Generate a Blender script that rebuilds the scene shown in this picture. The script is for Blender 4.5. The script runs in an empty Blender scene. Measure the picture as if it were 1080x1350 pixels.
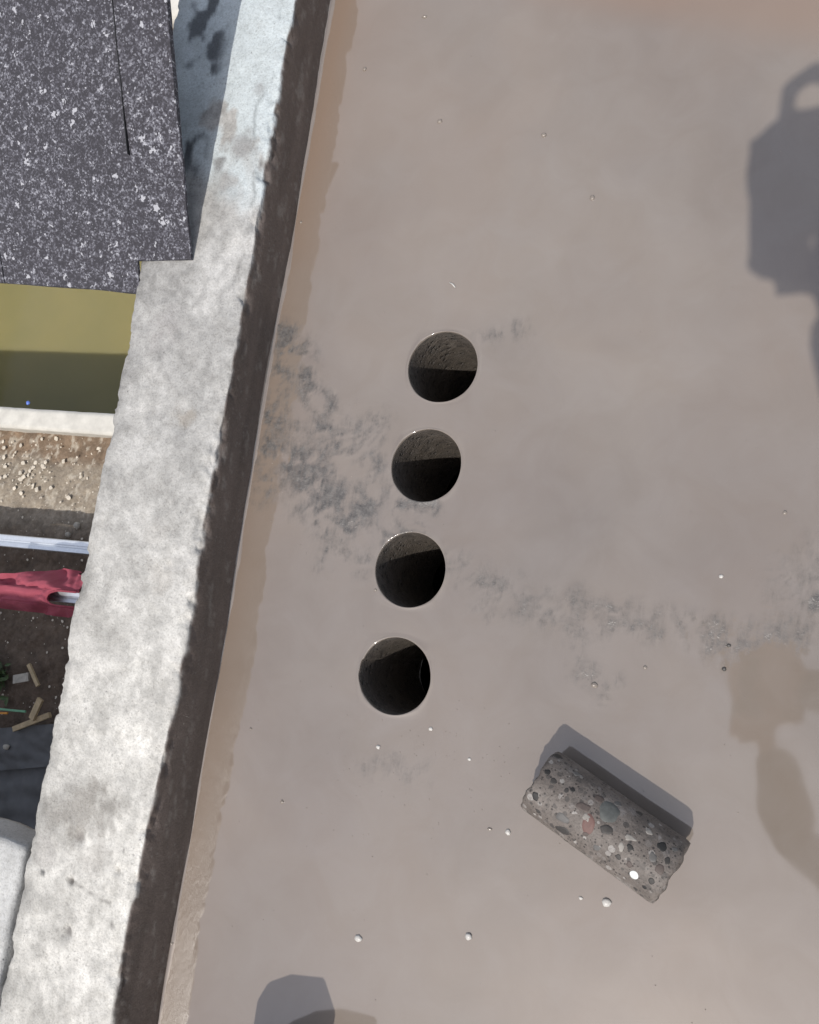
import bpy, bmesh, math, random
import numpy as np
from mathutils import Vector, Matrix, Quaternion, noise as mnoise

random.seed(7)
S = bpy.context.scene
COL = S.collection
R = math.radians

# ------------------------------------------------------------------ camera
# World frame: z=0 is the slurry on the roof floor, x=0 the inner foot of the kerb, +y along the kerb.
FPX, NAD = 1150.0, (985.0, 880.0)          # focal length in photo pixels, photo point straight below the lens
CAMH = 1.1074
O0 = np.array([-0.69397, 0.21407]); YD = np.array([0.09228863, 0.9957323]); XD = np.array([YD[1], -YD[0]])
_n = np.array([NAD[0]-540.0, NAD[1]-675.0, FPX]); _n /= np.linalg.norm(_n)
_up = np.array([0, -1.0, 0]); _ey = _up - _n*(_up@_n); _ey /= np.linalg.norm(_ey)
_ex = np.cross(_n, _ey)
if _ex[0] < 0: _ex = -_ex
XW = XD[0]*_ex + XD[1]*_ey; YW = YD[0]*_ex + YD[1]*_ey; ZW = -_n
CAM = np.array([-O0@XD, -O0@YD, CAMH])
right = Vector((XW[0], YW[0], ZW[0])); up = -Vector((XW[1], YW[1], ZW[1])); back = -Vector((XW[2], YW[2], ZW[2]))
cd = bpy.data.cameras.new('camera'); cam = bpy.data.objects.new('camera', cd); COL.objects.link(cam)
M = Matrix((right, up, back)).transposed().to_4x4(); M.translation = Vector(CAM)
cam.matrix_world = M
cd.sensor_fit = 'HORIZONTAL'; cd.sensor_width = 36.0; cd.lens = 36.0*FPX/1080.0
cd.clip_start = 0.002; cd.clip_end = 500
S.camera = cam

def at(px, py, z=0.0):
    """point of the place at height z that the photo shows at pixel px, py"""
    d = np.array([px-540.0, py-675.0, FPX]); t = (CAMH - z)/(d@_n); P = d*t
    q = np.array([P@_ex, P@_ey]) - O0
    return Vector((q@XD, q@YD, z))

# ------------------------------------------------------------------ sky and sun
ELEV = R(60.0)
SDIR = Vector((-0.01, 1.0, 0)).normalized()
w = bpy.data.worlds.new('World'); S.world = w; w.use_nodes = True
nt = w.node_tree; nt.nodes.clear()
def wn(t, **k):
    n = nt.nodes.new(t)
    for a, b in k.items(): setattr(n, a, b)
    return n
out = wn('ShaderNodeOutputWorld'); bg = wn('ShaderNodeBackground'); sky = wn('ShaderNodeTexSky')
sky.sky_type = 'NISHITA'; sky.sun_disc = False; sky.sun_elevation = ELEV; sky.sun_rotation = R(180-0.6)
sky.air_density = 1.0; sky.dust_density = 2.2; sky.ozone_density = 1.0
tc = wn('ShaderNodeTexCoord'); nz = wn('ShaderNodeTexNoise'); nz.inputs['Scale'].default_value = 2.6
nz.inputs['Detail'].default_value = 7; nz.inputs['Roughness'].default_value = 0.55
rp = wn('ShaderNodeValToRGB'); rp.color_ramp.elements[0].position = 0.36; rp.color_ramp.elements[1].position = 0.72
mx = wn('ShaderNodeMix', data_type='RGBA'); mx.inputs[7].default_value = (8.6, 8.6, 8.8, 1)
mul = wn('ShaderNodeMath', operation='MULTIPLY'); mul.inputs[1].default_value = 0.85
nt.links.new(tc.outputs['Generated'], nz.inputs['Vector']); nt.links.new(nz.outputs['Fac'], rp.inputs['Fac'])
nt.links.new(rp.outputs['Color'], mul.inputs[0]); nt.links.new(mul.outputs[0], mx.inputs[0])
nt.links.new(sky.outputs[0], mx.inputs[6]); nt.links.new(mx.outputs[2], bg.inputs['Color'])
bg.inputs['Strength'].default_value = 0.14
nt.links.new(bg.outputs[0], out.inputs[0])
sl = bpy.data.lights.new('sun', 'SUN'); sl.energy = 3.6; sl.angle = R(0.55); sl.color = (1.0, 0.955, 0.89)
so = bpy.data.objects.new('sun', sl); COL.objects.link(so)
so.rotation_euler = (SDIR*math.cos(ELEV) + Vector((0, 0, -math.sin(ELEV)))).to_track_quat('-Z', 'Y').to_euler()
so.location = (0, -4, 7)
S.view_settings.view_transform = 'Standard'; S.view_settings.look = 'None'
S.view_settings.exposure = -0.08; S.view_settings.gamma = 1.0; S.view_settings.use_curve_mapping = False

# ------------------------------------------------------------------ numpy noise
def _hash(ix, iy, iz, seed):
    h = (ix.astype(np.int64)*374761393 + iy.astype(np.int64)*668265263 + iz.astype(np.int64)*2147483647 + seed*1274126177) & 0xffffffff
    h = ((h ^ (h >> 13))*1274126177) & 0xffffffff
    h = ((h ^ (h >> 15))*2246822519) & 0xffffffff
    return ((h ^ (h >> 16)) & 0xffffff)/float(0xffffff)
def vnoise(x, y, z=0, seed=0):
    x = np.asarray(x, float); y = np.asarray(y, float); z = np.asarray(z, float)+np.zeros_like(x)
    ix, iy, iz = np.floor(x), np.floor(y), np.floor(z)
    fx, fy, fz = x-ix, y-iy, z-iz
    u, v, t = [f*f*f*(f*(f*6-15)+10) for f in (fx, fy, fz)]
    r = 0
    for a in (0, 1):
        for b in (0, 1):
            for c in (0, 1):
                r = r + _hash(ix+a, iy+b, iz+c, seed)*(u if a else 1-u)*(v if b else 1-v)*(t if c else 1-t)
    return r
def fbm(x, y, z=0, oct=4, seed=0, gain=0.5):
    a, s, tot = 1.0, 0, 0
    z = np.asarray(z, float)
    for o in range(oct):
        s = s + a*vnoise(x*2**o+17*o, y*2**o-11*o, z*2**o+5*o, seed+o); tot += a; a *= gain
    return s/tot
def sstep(a, b, x):
    t = np.clip((x-a)/(b-a), 0, 1); return t*t*(3-2*t)

# ------------------------------------------------------------------ mesh helpers
def link(name, me, mat=None, parent=None, smooth=True):
    o = bpy.data.objects.new(name, me); COL.objects.link(o)
    if mat is not None:
        for m in (mat if isinstance(mat, (list, tuple)) else [mat]): me.materials.append(m)
    if smooth and len(me.polygons): me.polygons.foreach_set('use_smooth', [True]*len(me.polygons))
    if parent is not None: o.parent = parent
    return o
def pydata(name, v, f):
    me = bpy.data.meshes.new(name)
    me.from_pydata([tuple(map(float, p)) for p in v], [], [tuple(map(int, q)) for q in f]); me.update()
    return me
def npmesh(name, v, quads, tris=None):
    me = bpy.data.meshes.new(name)
    v = np.asarray(v, np.float32); quads = np.asarray(quads, np.int32).reshape(-1, 4)
    tris = np.zeros((0, 3), np.int32) if tris is None else np.asarray(tris, np.int32).reshape(-1, 3)
    me.vertices.add(len(v)); me.vertices.foreach_set('co', v.ravel())
    idx = np.concatenate([quads.ravel(), tris.ravel()])
    me.loops.add(len(idx)); me.loops.foreach_set('vertex_index', idx)
    n = len(quads)+len(tris); me.polygons.add(n)
    st = np.concatenate([np.arange(len(quads))*4, len(quads)*4+np.arange(len(tris))*3]).astype(np.int32)
    me.polygons.foreach_set('loop_start', st)
    me.polygons.foreach_set('loop_total', np.concatenate([np.full(len(quads), 4), np.full(len(tris), 3)]).astype(np.int32))
    me.update(calc_edges=True); me.validate()
    return me
def fattr(me, name, vals):
    a = me.attributes.new(name, 'FLOAT', 'POINT'); a.data.foreach_set('value', np.asarray(vals, np.float32))
def cattr(me, name, rgb):
    a = me.attributes.new(name, 'FLOAT_COLOR', 'POINT')
    c = np.ones((len(rgb), 4), np.float32); c[:, :3] = rgb; a.data.foreach_set('color', c.ravel())
def gridquads(nu, nv, off=0):
    i = np.arange(nu-1)[:, None]*nv + np.arange(nv-1)[None, :] + off
    return np.stack([i, i+nv, i+nv+1, i+1], -1).reshape(-1, 4)
def tag(o, label=None, cat=None, group=None, kind=None):
    if label: o['label'] = label
    if cat: o['category'] = cat
    if group: o['group'] = group
    if kind: o['kind'] = kind
    return o
def empty(name, loc=(0, 0, 0)):
    o = bpy.data.objects.new(name, None); COL.objects.link(o); o.location = loc; o.empty_display_size = 0.05
    return o
def bmobj(name, bm, mat, parent=None, smooth=True):
    me = bpy.data.meshes.new(name); bmesh.ops.recalc_face_normals(bm, faces=bm.faces); bm.to_mesh(me); bm.free()
    return link(name, me, mat, parent, smooth)
def box_bm(bm, cx, cy, cz, sx, sy, sz, rot=None, bevel=0.0):
    r = bmesh.ops.create_cube(bm, size=1.0); vs = r['verts']
    m = Matrix.Translation((cx, cy, cz)) @ (rot.to_4x4() if rot else Matrix.Identity(4)) @ Matrix.Diagonal((sx, sy, sz, 1))
    bmesh.ops.transform(bm, matrix=m, verts=vs)
    if bevel:
        es = list({e for v in vs for e in v.link_edges})
        bmesh.ops.bevel(bm, geom=es, offset=bevel, segments=2, affect='EDGES', profile=0.6)
def tube(pts, rads, seg=10, cap=True):
    """swept tube; rads may be floats or (a,b)"""
    pts = [Vector(p) for p in pts]; v, f = [], []
    ref = Vector((0, 0, 1))
    for i, p in enumerate(pts):
        t = (pts[min(i+1, len(pts)-1)]-pts[max(i-1, 0)]).normalized()
        if abs(t.dot(ref)) > 0.95: ref = Vector((1, 0, 0))
        a = t.cross(ref).normalized(); b = t.cross(a).normalized()
        ra, rb = rads[i] if isinstance(rads[i], tuple) else (rads[i], rads[i])
        for k in range(seg):
            th = 2*math.pi*k/seg; v.append(p + a*ra*math.cos(th) + b*rb*math.sin(th))
    for i in range(len(pts)-1):
        for k in range(seg):
            f.append((i*seg+k, i*seg+(k+1) % seg, (i+1)*seg+(k+1) % seg, (i+1)*seg+k))
    if cap:
        f.append(tuple(range(seg))[::-1]); f.append(tuple(range((len(pts)-1)*seg, len(pts)*seg)))
    return v, f

# ------------------------------------------------------------------ material helper
class Mat:
    def __init__(s, name):
        s.m = bpy.data.materials.new(name); s.m.use_nodes = True; s.t = s.m.node_tree; s.t.nodes.clear()
        s.o = s.n('ShaderNodeOutputMaterial'); s.p = s.n('ShaderNodeBsdfPrincipled'); s.l(s.p.outputs[0], s.o.inputs[0])
        s._tc = None
    def n(s, t, **k):
        x = s.t.nodes.new(t)
        for a, b in k.items(): setattr(x, a, b)
        return x
    def l(s, a, b): s.t.links.new(a, b)
    def put(s, sock, val):
        if hasattr(val, 'is_output') or isinstance(val, bpy.types.NodeSocket): s.l(val, sock)
        else:
            if isinstance(val, (tuple, list)) and len(val) == 3 and sock.type == 'RGBA': val = (*val, 1)
            sock.default_value = val
    def obj(s):
        if not s._tc: s._tc = s.n('ShaderNodeTexCoord')
        return s._tc.outputs['Object']
    def mapped(s, scale=(1, 1, 1), rot=(0, 0, 0)):
        m = s.n('ShaderNodeMapping'); s.l(s.obj(), m.inputs['Vector']); m.inputs['Scale'].default_value = scale; m.inputs['Rotation'].default_value = rot
        return m.outputs[0]
    def noise(s, scale, detail=5, rough=0.55, vec=None, dist=0.0):
        x = s.n('ShaderNodeTexNoise'); s.l(vec or s.obj(), x.inputs['Vector'])
        x.inputs['Scale'].default_value = scale; x.inputs['Detail'].default_value = detail; x.inputs['Roughness'].default_value = rough
        x.inputs['Distortion'].default_value = dist
        return x.outputs['Fac']
    def voro(s, scale, feature='F1', vec=None, out='Distance', rnd=1.0):
        x = s.n('ShaderNodeTexVoronoi', feature=feature); s.l(vec or s.obj(), x.inputs['Vector'])
        x.inputs['Scale'].default_value = scale; x.inputs['Randomness'].default_value = rnd
        return x.outputs[out]
    def ramp(s, fac, *stops):
        r = s.n('ShaderNodeValToRGB'); s.l(fac, r.inputs[0]); e = r.color_ramp.elements
        while len(e) < len(stops): e.new(0.5)
        for el, (p, c) in zip(e, stops):
            el.position = p; el.color = (c, c, c, 1) if not isinstance(c, (tuple, list)) else (*c, 1)
        return r.outputs[0]
    def mix(s, fac, a, b, mode='MIX'):
        m = s.n('ShaderNodeMix', data_type='RGBA', blend_type=mode)
        s.put(m.inputs[0], fac); s.put(m.inputs[6], a); s.put(m.inputs[7], b)
        return m.outputs[2]
    def math(s, op, a, b=0.0, c=0.0):
        m = s.n('ShaderNodeMath', operation=op); s.put(m.inputs[0], a); s.put(m.inputs[1], b); s.put(m.inputs[2], c)
        return m.outputs[0]
    def attr(s, name, out='Fac'):
        a = s.n('ShaderNodeAttribute', attribute_name=name); return a.outputs[out]
    def bump(s, h, strength=0.5, dist=0.01, prev=None):
        b = s.n('ShaderNodeBump'); s.l(h, b.inputs['Height']); s.put(b.inputs['Strength'], strength); b.inputs['Distance'].default_value = dist
        if prev is not None: s.l(prev, b.inputs['Normal'])
        return b.outputs[0]
    def set(s, **k):
        names = dict(col='Base Color', rough='Roughness', metal='Metallic', ior='IOR', normal='Normal', spec='Specular IOR Level', sss='Subsurface Weight', coat='Coat Weight', coatr='Coat Roughness', alpha='Alpha')
        for a, b in k.items(): s.put(s.p.inputs[names[a]], b)
        return s.m

# slurry (cement cutting mud) with bare wet concrete showing through where attribute 'bare' is set
def mat_slurry():
    m = Mat('wet_slurry')
    bare = m.attr('bare')
    big = m.ramp(m.noise(3.2, 4, 0.5, dist=0.6), (0.3, 0.0), (0.72, 1.0))
    med = m.ramp(m.noise(14, 5, 0.6, dist=0.8), (0.35, 0.0), (0.75, 1.0))
    c = m.mix(big, (0.215, 0.177, 0.146), (0.188, 0.159, 0.134))
    c = m.mix(m.math('MULTIPLY', med, 0.5), c, (0.236, 0.207, 0.185))
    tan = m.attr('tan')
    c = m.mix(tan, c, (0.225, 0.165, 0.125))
    spk = m.ramp(m.voro(230, vec=m.mapped()), (0.02, 1.0), (0.10, 0.0))
    c = m.mix(m.math('MULTIPLY', spk, 0.10), c, (0.5, 0.48, 0.45))
    bn = m.noise(90, 5, 0.7)
    cb = m.mix(m.ramp(bn, (0.3, 0.0), (0.7, 1.0)), (0.062, 0.058, 0.057), (0.165, 0.153, 0.143))
    gate = m.ramp(bare, (0.03, 0.0), (0.28, 1.0))
    stv = m.mapped((150, 42, 40), (0, 0, R(24))); sn = m.math('SUBTRACT', m.noise(1.0, 5, 0.65, vec=stv, dist=0.9), 0.5)
    n60 = m.math('SUBTRACT', m.noise(55, 5, 0.65, dist=0.4), 0.5); n250 = m.math('SUBTRACT', m.noise(260, 4, 0.75), 0.5)
    tex = m.math('MULTIPLY', gate, m.math('ADD', m.math('ADD', m.math('MULTIPLY', sn, 1.5), m.math('MULTIPLY', n60, 0.8)), m.math('MULTIPLY', n250, 0.55)))
    thr = m.ramp(m.math('ADD', bare, tex), (0.05, 0.0), (0.40, 0.34), (1.0, 1.0))
    col = m.mix(thr, c, cb)
    rough = m.math('MULTIPLY_ADD', thr, 0.26, 0.055)
    wave = m.bump(m.noise(5.5, 2, 0.4), 0.05, 0.05)
    fine = m.bump(m.noise(260, 4, 0.7), m.math('MULTIPLY', thr, 0.55), 0.002, wave)
    return m.set(col=col, rough=rough, ior=m.math('MULTIPLY_ADD', thr, -0.5, 1.98), normal=fine)
M_SLURRY = mat_slurry()

def mat_concrete(name, col_attr=True, base=(0.55, 0.545, 0.53), dark=(0.36, 0.355, 0.345), wetface=True):
    m = Mat(name)
    c = m.attr('col', 'Color') if col_attr else base
    a = m.ramp(m.noise(9, 7, 0.62, dist=0.5), (0.34, 0.0), (0.68, 1.0))
    c = m.mix(m.math('MULTIPLY', a, 0.22), c, m.mix(1.0, c, (0.68, 0.67, 0.66), 'MULTIPLY'))
    b = m.ramp(m.noise(120, 7, 0.78), (0.36, 0.0), (0.68, 1.0))
    c = m.mix(m.math('MULTIPLY', b, 0.45), c, m.mix(1.0, c, (0.62, 0.615, 0.61), 'MULTIPLY'))
    d = m.ramp(m.noise(330, 4, 0.75), (0.34, 1.0), (0.52, 0.0))
    c = m.mix(m.math('MULTIPLY', d, 0.55), c, m.mix(1.0, c, (0.5, 0.49, 0.475), 'MULTIPLY'))
    e_ = m.ramp(m.noise(24, 9, 0.82, dist=0.3), (0.47, 0.0), (0.60, 1.0))
    c = m.mix(m.math('MULTIPLY', e_, 0.38), c, m.mix(1.0, c, (0.66, 0.65, 0.63), 'MULTIPLY'))
    scr = m.ramp(m.noise(1.0, 5, 0.7, vec=m.mapped((420, 60, 60), (0, 0, R(-62))), dist=0.5), (0.62, 0.0), (0.72, 1.0))
    c = m.mix(m.math('MULTIPLY', scr, 0.35), c, m.mix(1.0, c, (1.35, 1.35, 1.35), 'MULTIPLY'))
    vs_ = m.n('ShaderNodeTexVoronoi'); m.l(m.obj(), vs_.inputs[0]); vs_.inputs['Scale'].default_value = 190
    ss_ = m.n('ShaderNodeSeparateColor'); m.l(vs_.outputs['Color'], ss_.inputs[0])
    spk = m.ramp(m.math('SUBTRACT', m.math('MULTIPLY', m.math('SUBTRACT', ss_.outputs[0], 0.55), 1.0), vs_.outputs['Distance']), (0.0, 0.0), (0.05, 1.0))
    c = m.mix(m.math('MULTIPLY', m.math('MULTIPLY', spk, m.ramp(m.noise(13, 4, 0.6), (0.45, 0.0), (0.65, 1.0))), 0.45), c, (0.2, 0.19, 0.18))
    pit = m.ramp(m.math('ADD', m.voro(75), m.math('MULTIPLY', m.noise(11, 4, 0.65), 0.55)), (0.24, 1.0), (0.32, 0.0))
    c = m.mix(m.math('MULTIPLY', pit, 0.6), c, (0.12, 0.115, 0.11))
    wet = m.attr('wet') if wetface else 0.0
    h = m.math('ADD', m.math('MULTIPLY', m.noise(45, 7, 0.72), 1.0), m.math('MULTIPLY', pit, -0.5))
    nb = m.bump(h, 0.55, 0.006)
    nb = m.bump(m.noise(380, 4, 0.7), 0.35, 0.0012, nb)
    rough = m.math('MULTIPLY_ADD', wet, -0.5, 0.9) if wetface else 0.9
    return m.set(col=c, rough=rough, normal=nb, ior=1.45)
M_CONC = mat_concrete('weathered_concrete')
M_CONC2 = mat_concrete('plain_concrete', False, wetface=False)

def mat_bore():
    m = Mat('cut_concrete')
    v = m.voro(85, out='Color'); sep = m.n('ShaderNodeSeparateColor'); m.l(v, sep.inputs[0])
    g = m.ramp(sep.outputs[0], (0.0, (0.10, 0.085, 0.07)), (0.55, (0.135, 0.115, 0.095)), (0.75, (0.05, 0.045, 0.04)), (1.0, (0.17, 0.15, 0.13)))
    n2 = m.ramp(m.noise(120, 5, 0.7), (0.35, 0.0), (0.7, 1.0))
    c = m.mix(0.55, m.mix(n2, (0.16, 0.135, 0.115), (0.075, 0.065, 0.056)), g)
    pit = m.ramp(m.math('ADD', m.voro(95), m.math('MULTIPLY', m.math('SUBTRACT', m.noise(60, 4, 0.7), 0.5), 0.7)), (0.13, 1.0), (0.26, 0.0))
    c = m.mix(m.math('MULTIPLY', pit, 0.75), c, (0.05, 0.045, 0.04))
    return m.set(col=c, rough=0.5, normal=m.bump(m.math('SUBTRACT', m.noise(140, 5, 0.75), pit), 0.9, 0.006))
M_BORE = mat_bore()

def simple(name, col, rough=0.7, var=0.25, scale=30, metal=0.0, bumpd=0.002, bs=0.3, ior=1.45):
    m = Mat(name); n = m.ramp(m.noise(scale, 5, 0.6), (0.3, 0.0), (0.7, 1.0))
    c = m.mix(n, tuple(x*(1-var) for x in col), tuple(min(1, x*(1+var)) for x in col))
    return m.set(col=c, rough=rough, metal=metal, normal=m.bump(m.noise(scale*4, 4, 0.6), bs, bumpd), ior=ior)

# ------------------------------------------------------------------ the roof slab with four bored holes
HR = 0.051
HOLES = [at(583.3, 483.5), at(561.5, 613.4), at(540.5, 751.0), at(520.5, 891.0)]
TH = 0.24
G = 0.004
def axis(lo, hi, dlo, dhi):
    a = list(np.arange(dlo, dhi+1e-6, G))
    x, s = dhi, G
    while x < hi: s *= 1.6; x += s; a.append(min(x, hi))
    x, s = dlo, G; pre = []
    while x > lo: s *= 1.6; x -= s; pre.append(max(x, lo))
    return np.array(pre[::-1]+a)
gx = axis(-0.012, 2.8, -0.012, 0.92); gy = axis(-2.6, 2.6, -0.96, 1.12)

def polyd(x, y, pts):
    """distance to a polyline and position along it"""
    best = np.full(x.shape, 9.0); tt = np.zeros(x.shape); L = 0
    for (a, b) in zip(pts[:-1], pts[1:]):
        dx, dy = b[0]-a[0], b[1]-a[1]; q = dx*dx+dy*dy
        t = np.clip(((x-a[0])*dx+(y-a[1])*dy)/q, 0, 1)
        d = np.hypot(x-a[0]-t*dx, y-a[1]-t*dy); m = d < best
        best[m] = d[m]; tt[m] = (L+t[m]*math.sqrt(q)); L += math.sqrt(q)
    return best, tt
def P2(*px): return [tuple(at(a, b)[:2]) for a, b in px]
BARE = [  # polyline, half width, strength
    (P2((372, 440), (366, 520), (352, 600), (345, 640)), 0.026, 0.95),
    (P2((395, 470), (425, 540), (440, 590)), 0.028, 0.85),
    (P2((358, 570), (400, 620), (420, 655)), 0.040, 1.3),
    (P2((415, 600), (455, 600), (500, 565)), 0.028, 0.8),
    (P2((430, 680), (470, 690), (480, 670)), 0.032, 1.0),
    (P2((440, 730), (470, 740)), 0.026, 0.75),
    (P2((492, 610), (500, 645)), 0.020, 0.8),
    (P2((530, 668), (570, 672)), 0.014, 1.0),
    (P2((505, 712), (530, 698), (555, 702)), 0.014, 0.7),
    (P2((605, 750), (660, 782), (720, 802), (790, 812), (870, 828), (945, 838)), 0.030, 0.56),
    (P2((640, 790), (690, 800)), 0.028, 0.5),
    (P2((740, 820), (770, 840)), 0.020, 0.5),
    (P2((770, 885), (795, 905)), 0.016, 0.7),
    (P2((640, 450), (690, 440)), 0.016, 0.35),
    (P2((1040, 760), (1078, 745)), 0.04, 0.45), (P2((1060, 800), (1078, 792)), 0.012, 1.0),
    (P2((975, 850), (1010, 825), (1060, 835)), 0.018, 0.45),
    (P2((490, 1010), (560, 1020)), 0.02, 0.28),
]
def bare_at(x, y):
    wx = x + 0.016*(fbm(x*28, y*28, 0, 3, 3)-0.5)*2; wy = y + 0.016*(fbm(x*28, y*28, 0, 3, 9)-0.5)*2
    m = np.zeros(x.shape)
    for pts, hw, st in BARE:
        d, _ = polyd(wx, wy, pts); m = np.maximum(m, st*np.exp(-(d/hw)**2*1.3))
    # streaks dragged by the water, running down towards the kerb, and fine grain
    ang = 0.72 + 1.5*(fbm(x*7, y*7, 0, 2, 24)-0.5); u = x*np.cos(ang)+y*np.sin(ang); v = -x*np.sin(ang)+y*np.cos(ang)
    st = fbm(u*34, v*80, 0, 4, 21); gr = fbm(x*140, y*140, 0, 3, 33); pa = fbm(x*45, y*45, 0, 5, 71, 0.6)
    soft = 0.75*m*sstep(0.30, 0.66, st)
    hard = m*sstep(0.42, 0.60, pa)*(0.45+1.0*gr)
    return np.clip(soft+0.7*hard, 0, 1)
def floor_z(x, y, b):
    r = (fbm(x*170, y*170, 0, 3, 41)-0.42)*b
    return np.where(b > 0.12, np.clip(r, 0, 1)*0.0032, 0.0) + 0.00012*(fbm(x*9, y*9, 0, 2, 5)-0.5)

X, Y = np.meshgrid(gx, gy, indexing='ij'); nx_, ny_ = X.shape
bare = bare_at(X, Y); Z = floor_z(X, Y, bare)
V = [np.stack([X.ravel(), Y.ravel(), Z.ravel()], 1)]; B = [bare.ravel()]
quads = gridquads(nx_, ny_).reshape(nx_-1, ny_-1, 4)[:, :, ::1]
keep = np.ones((nx_-1, ny_-1), bool); extra = []
off = nx_*ny_; HC = 16; rim_loops = []
for h in HOLES:
    ci = int(np.argmin(abs(gx-h.x))); cj = int(np.argmin(abs(gy-h.y)))
    keep[ci-HC:ci+HC, cj-HC:cj+HC] = False
    ring = [(ci+a, cj-HC) for a in range(-HC, HC)] + [(ci+HC, cj+a) for a in range(-HC, HC)] + \
           [(ci-a, cj+HC) for a in range(-HC, HC)] + [(ci-HC, cj-a) for a in range(-HC, HC)]
    ids = np.array([i*ny_+j for i, j in ring]); nr = len(ids)
    px_ = gx[[i for i, j in ring]]-h.x; py_ = gy[[j for i, j in ring]]-h.y
    th = np.arctan2(py_, px_)
    wob = 1 + 0.008*(fbm(np.cos(th)*2.2+h.x*50, np.sin(th)*2.2+h.y*50, 0, 3, 8)-0.5)*2
    if h is HOLES[3]:   # chipped rim on the kerb side of the nearest hole
        wob = wob + 0.045*np.exp(-((np.abs(th)-2.95)/0.42)**2)*(0.4+fbm(np.cos(th)*9, np.sin(th)*9, 0, 2, 4))*(py_ < 0.02)
    prev = ids
    def add_ring(rx, ry, z):
        global off
        b = bare_at(rx, ry); V.append(np.stack([rx, ry, z+floor_z(rx, ry, b)], 1)); B.append(b)
        r = np.arange(off, off+nr); off += nr; return r
    cx, cy = np.cos(th)*HR*wob, np.sin(th)*HR*wob
    for t, dz in ((0.75, 0), (0.5, 0), (0.28, 0.0), (0.12, 0.0005), (0.06, 0.0008), (0.025, 0.0003), (0.008, -0.0009), (0.0, -0.003)):
        r = add_ring(h.x+cx*(1-t)+px_*t, h.y+cy*(1-t)+py_*t, np.full(nr, dz))
        extra.append(np.stack([prev, np.roll(prev, -1), np.roll(r, -1), r], 1)); prev = r
    rim_loops.append((h, cx, cy))
V = np.concatenate(V); B = np.concatenate(B)
me = npmesh('roof_floor', V, np.concatenate([quads[keep]] + extra))
fattr(me, 'bare', B)
refl_tan = np.exp(-np.clip(V[:, 0], 0, 9)/0.05)*0.9 * (0.4+0.8*fbm(V[:, 0]*14, V[:, 1]*3, 0, 3, 55))  # brown of the kerb's reflection painted into the slurry, fading from its foot
refl_tan = refl_tan*(1+0.5*sstep(0.1, 0.6, V[:, 1])) + 0.25*sstep(-0.1, 0.8, V[:, 1])*sstep(0.4, 0.7, fbm(V[:, 0]*4, V[:, 1]*4, 0, 3, 66)) + 0.9*sstep(0.86, 0.94, V[:, 1]+0.33*V[:, 0]+0.03*fbm(V[:, 0]*6, V[:, 1]*6, 0, 2, 67))  # painted brown carried on over the upper end of the floor
fattr(me, 'tan', np.clip(refl_tan, 0, 1))
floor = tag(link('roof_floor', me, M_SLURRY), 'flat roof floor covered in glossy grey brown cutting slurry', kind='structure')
for k, (h, cx, cy) in enumerate(rim_loops):
    n = len(cx); zs = [-0.003, -0.02, -0.06, -0.12, -0.18, -TH]
    vv = []
    for q, z in enumerate(zs):
        wv = 1+0.012*(fbm(cx*60+q*3, cy*60, 0, 2, 70+k)-0.5) if q else 1
        vv += [(h.x+a*(wv if np.isscalar(wv) else wv[i]), h.y+b*(wv if np.isscalar(wv) else wv[i]), z) for i, (a, b) in enumerate(zip(cx, cy))]
    ff = [(q*n+i, (q+1)*n+i, (q+1)*n+(i+1) % n, q*n+(i+1) % n) for q in range(len(zs)-1) for i in range(n)]
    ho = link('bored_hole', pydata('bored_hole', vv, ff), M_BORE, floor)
    ho['label'] = ['round bored hole farthest from the loose core', 'second round bored hole of the row from the top',
                   'third round bored hole of the row from the top', 'round bored hole with a chipped rim, nearest the loose core'][k]
# underside of the slab, with the same openings
bm = bmesh.new()
xs = [-0.2] + sorted([HOLES[0].x-0.1, HOLES[0].x+0.1]) + [2.8]
hs = sorted(HOLES, key=lambda h: h.y)
mids = [-2.6] + [hs[0].y-0.072] + [(a.y+b.y)/2 for a, b in zip(hs[:-1], hs[1:])] + [hs[-1].y+0.072] + [2.6]
uv, uf = [], []
def quad(x0, y0, x1, y1):
    i = len(uv); uv.extend([(x0, y0, -TH), (x1, y0, -TH), (x1, y1, -TH), (x0, y1, -TH)]); uf.append((i, i+3, i+2, i+1))
quad(xs[0], -2.6, xs[1], 2.6); quad(xs[2], -2.6, xs[3], 2.6); quad(xs[1], mids[0], xs[2], mids[1]); quad(xs[1], mids[-2], xs[2], mids[-1])
for k, h in enumerate(hs):
    y0, y1 = mids[k+1], mids[k+2]; n = 48; i0 = len(uv)
    for q in range(n):
        a = 2*math.pi*q/n; c, s = math.cos(a), math.sin(a)
        uv.append((h.x+c*HR*1.01, h.y+s*HR*1.01, -TH))
        ex = ((xs[2] if c > 0 else xs[1])-h.x)/c if abs(c) > 1e-6 else 9; eyy = ((y1 if s > 0 else y0)-h.y)/s if abs(s) > 1e-6 else 9
        t = min(ex, eyy); uv.append((h.x+c*t, h.y+s*t, -TH))
    for q in range(n):
        a, b = i0+2*q, i0+2*((q+1) % n); uf.append((a, b, b+1, a+1))
link('slab_underside', pydata('slab_underside', uv, uf), M_CONC2, floor, False)

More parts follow.
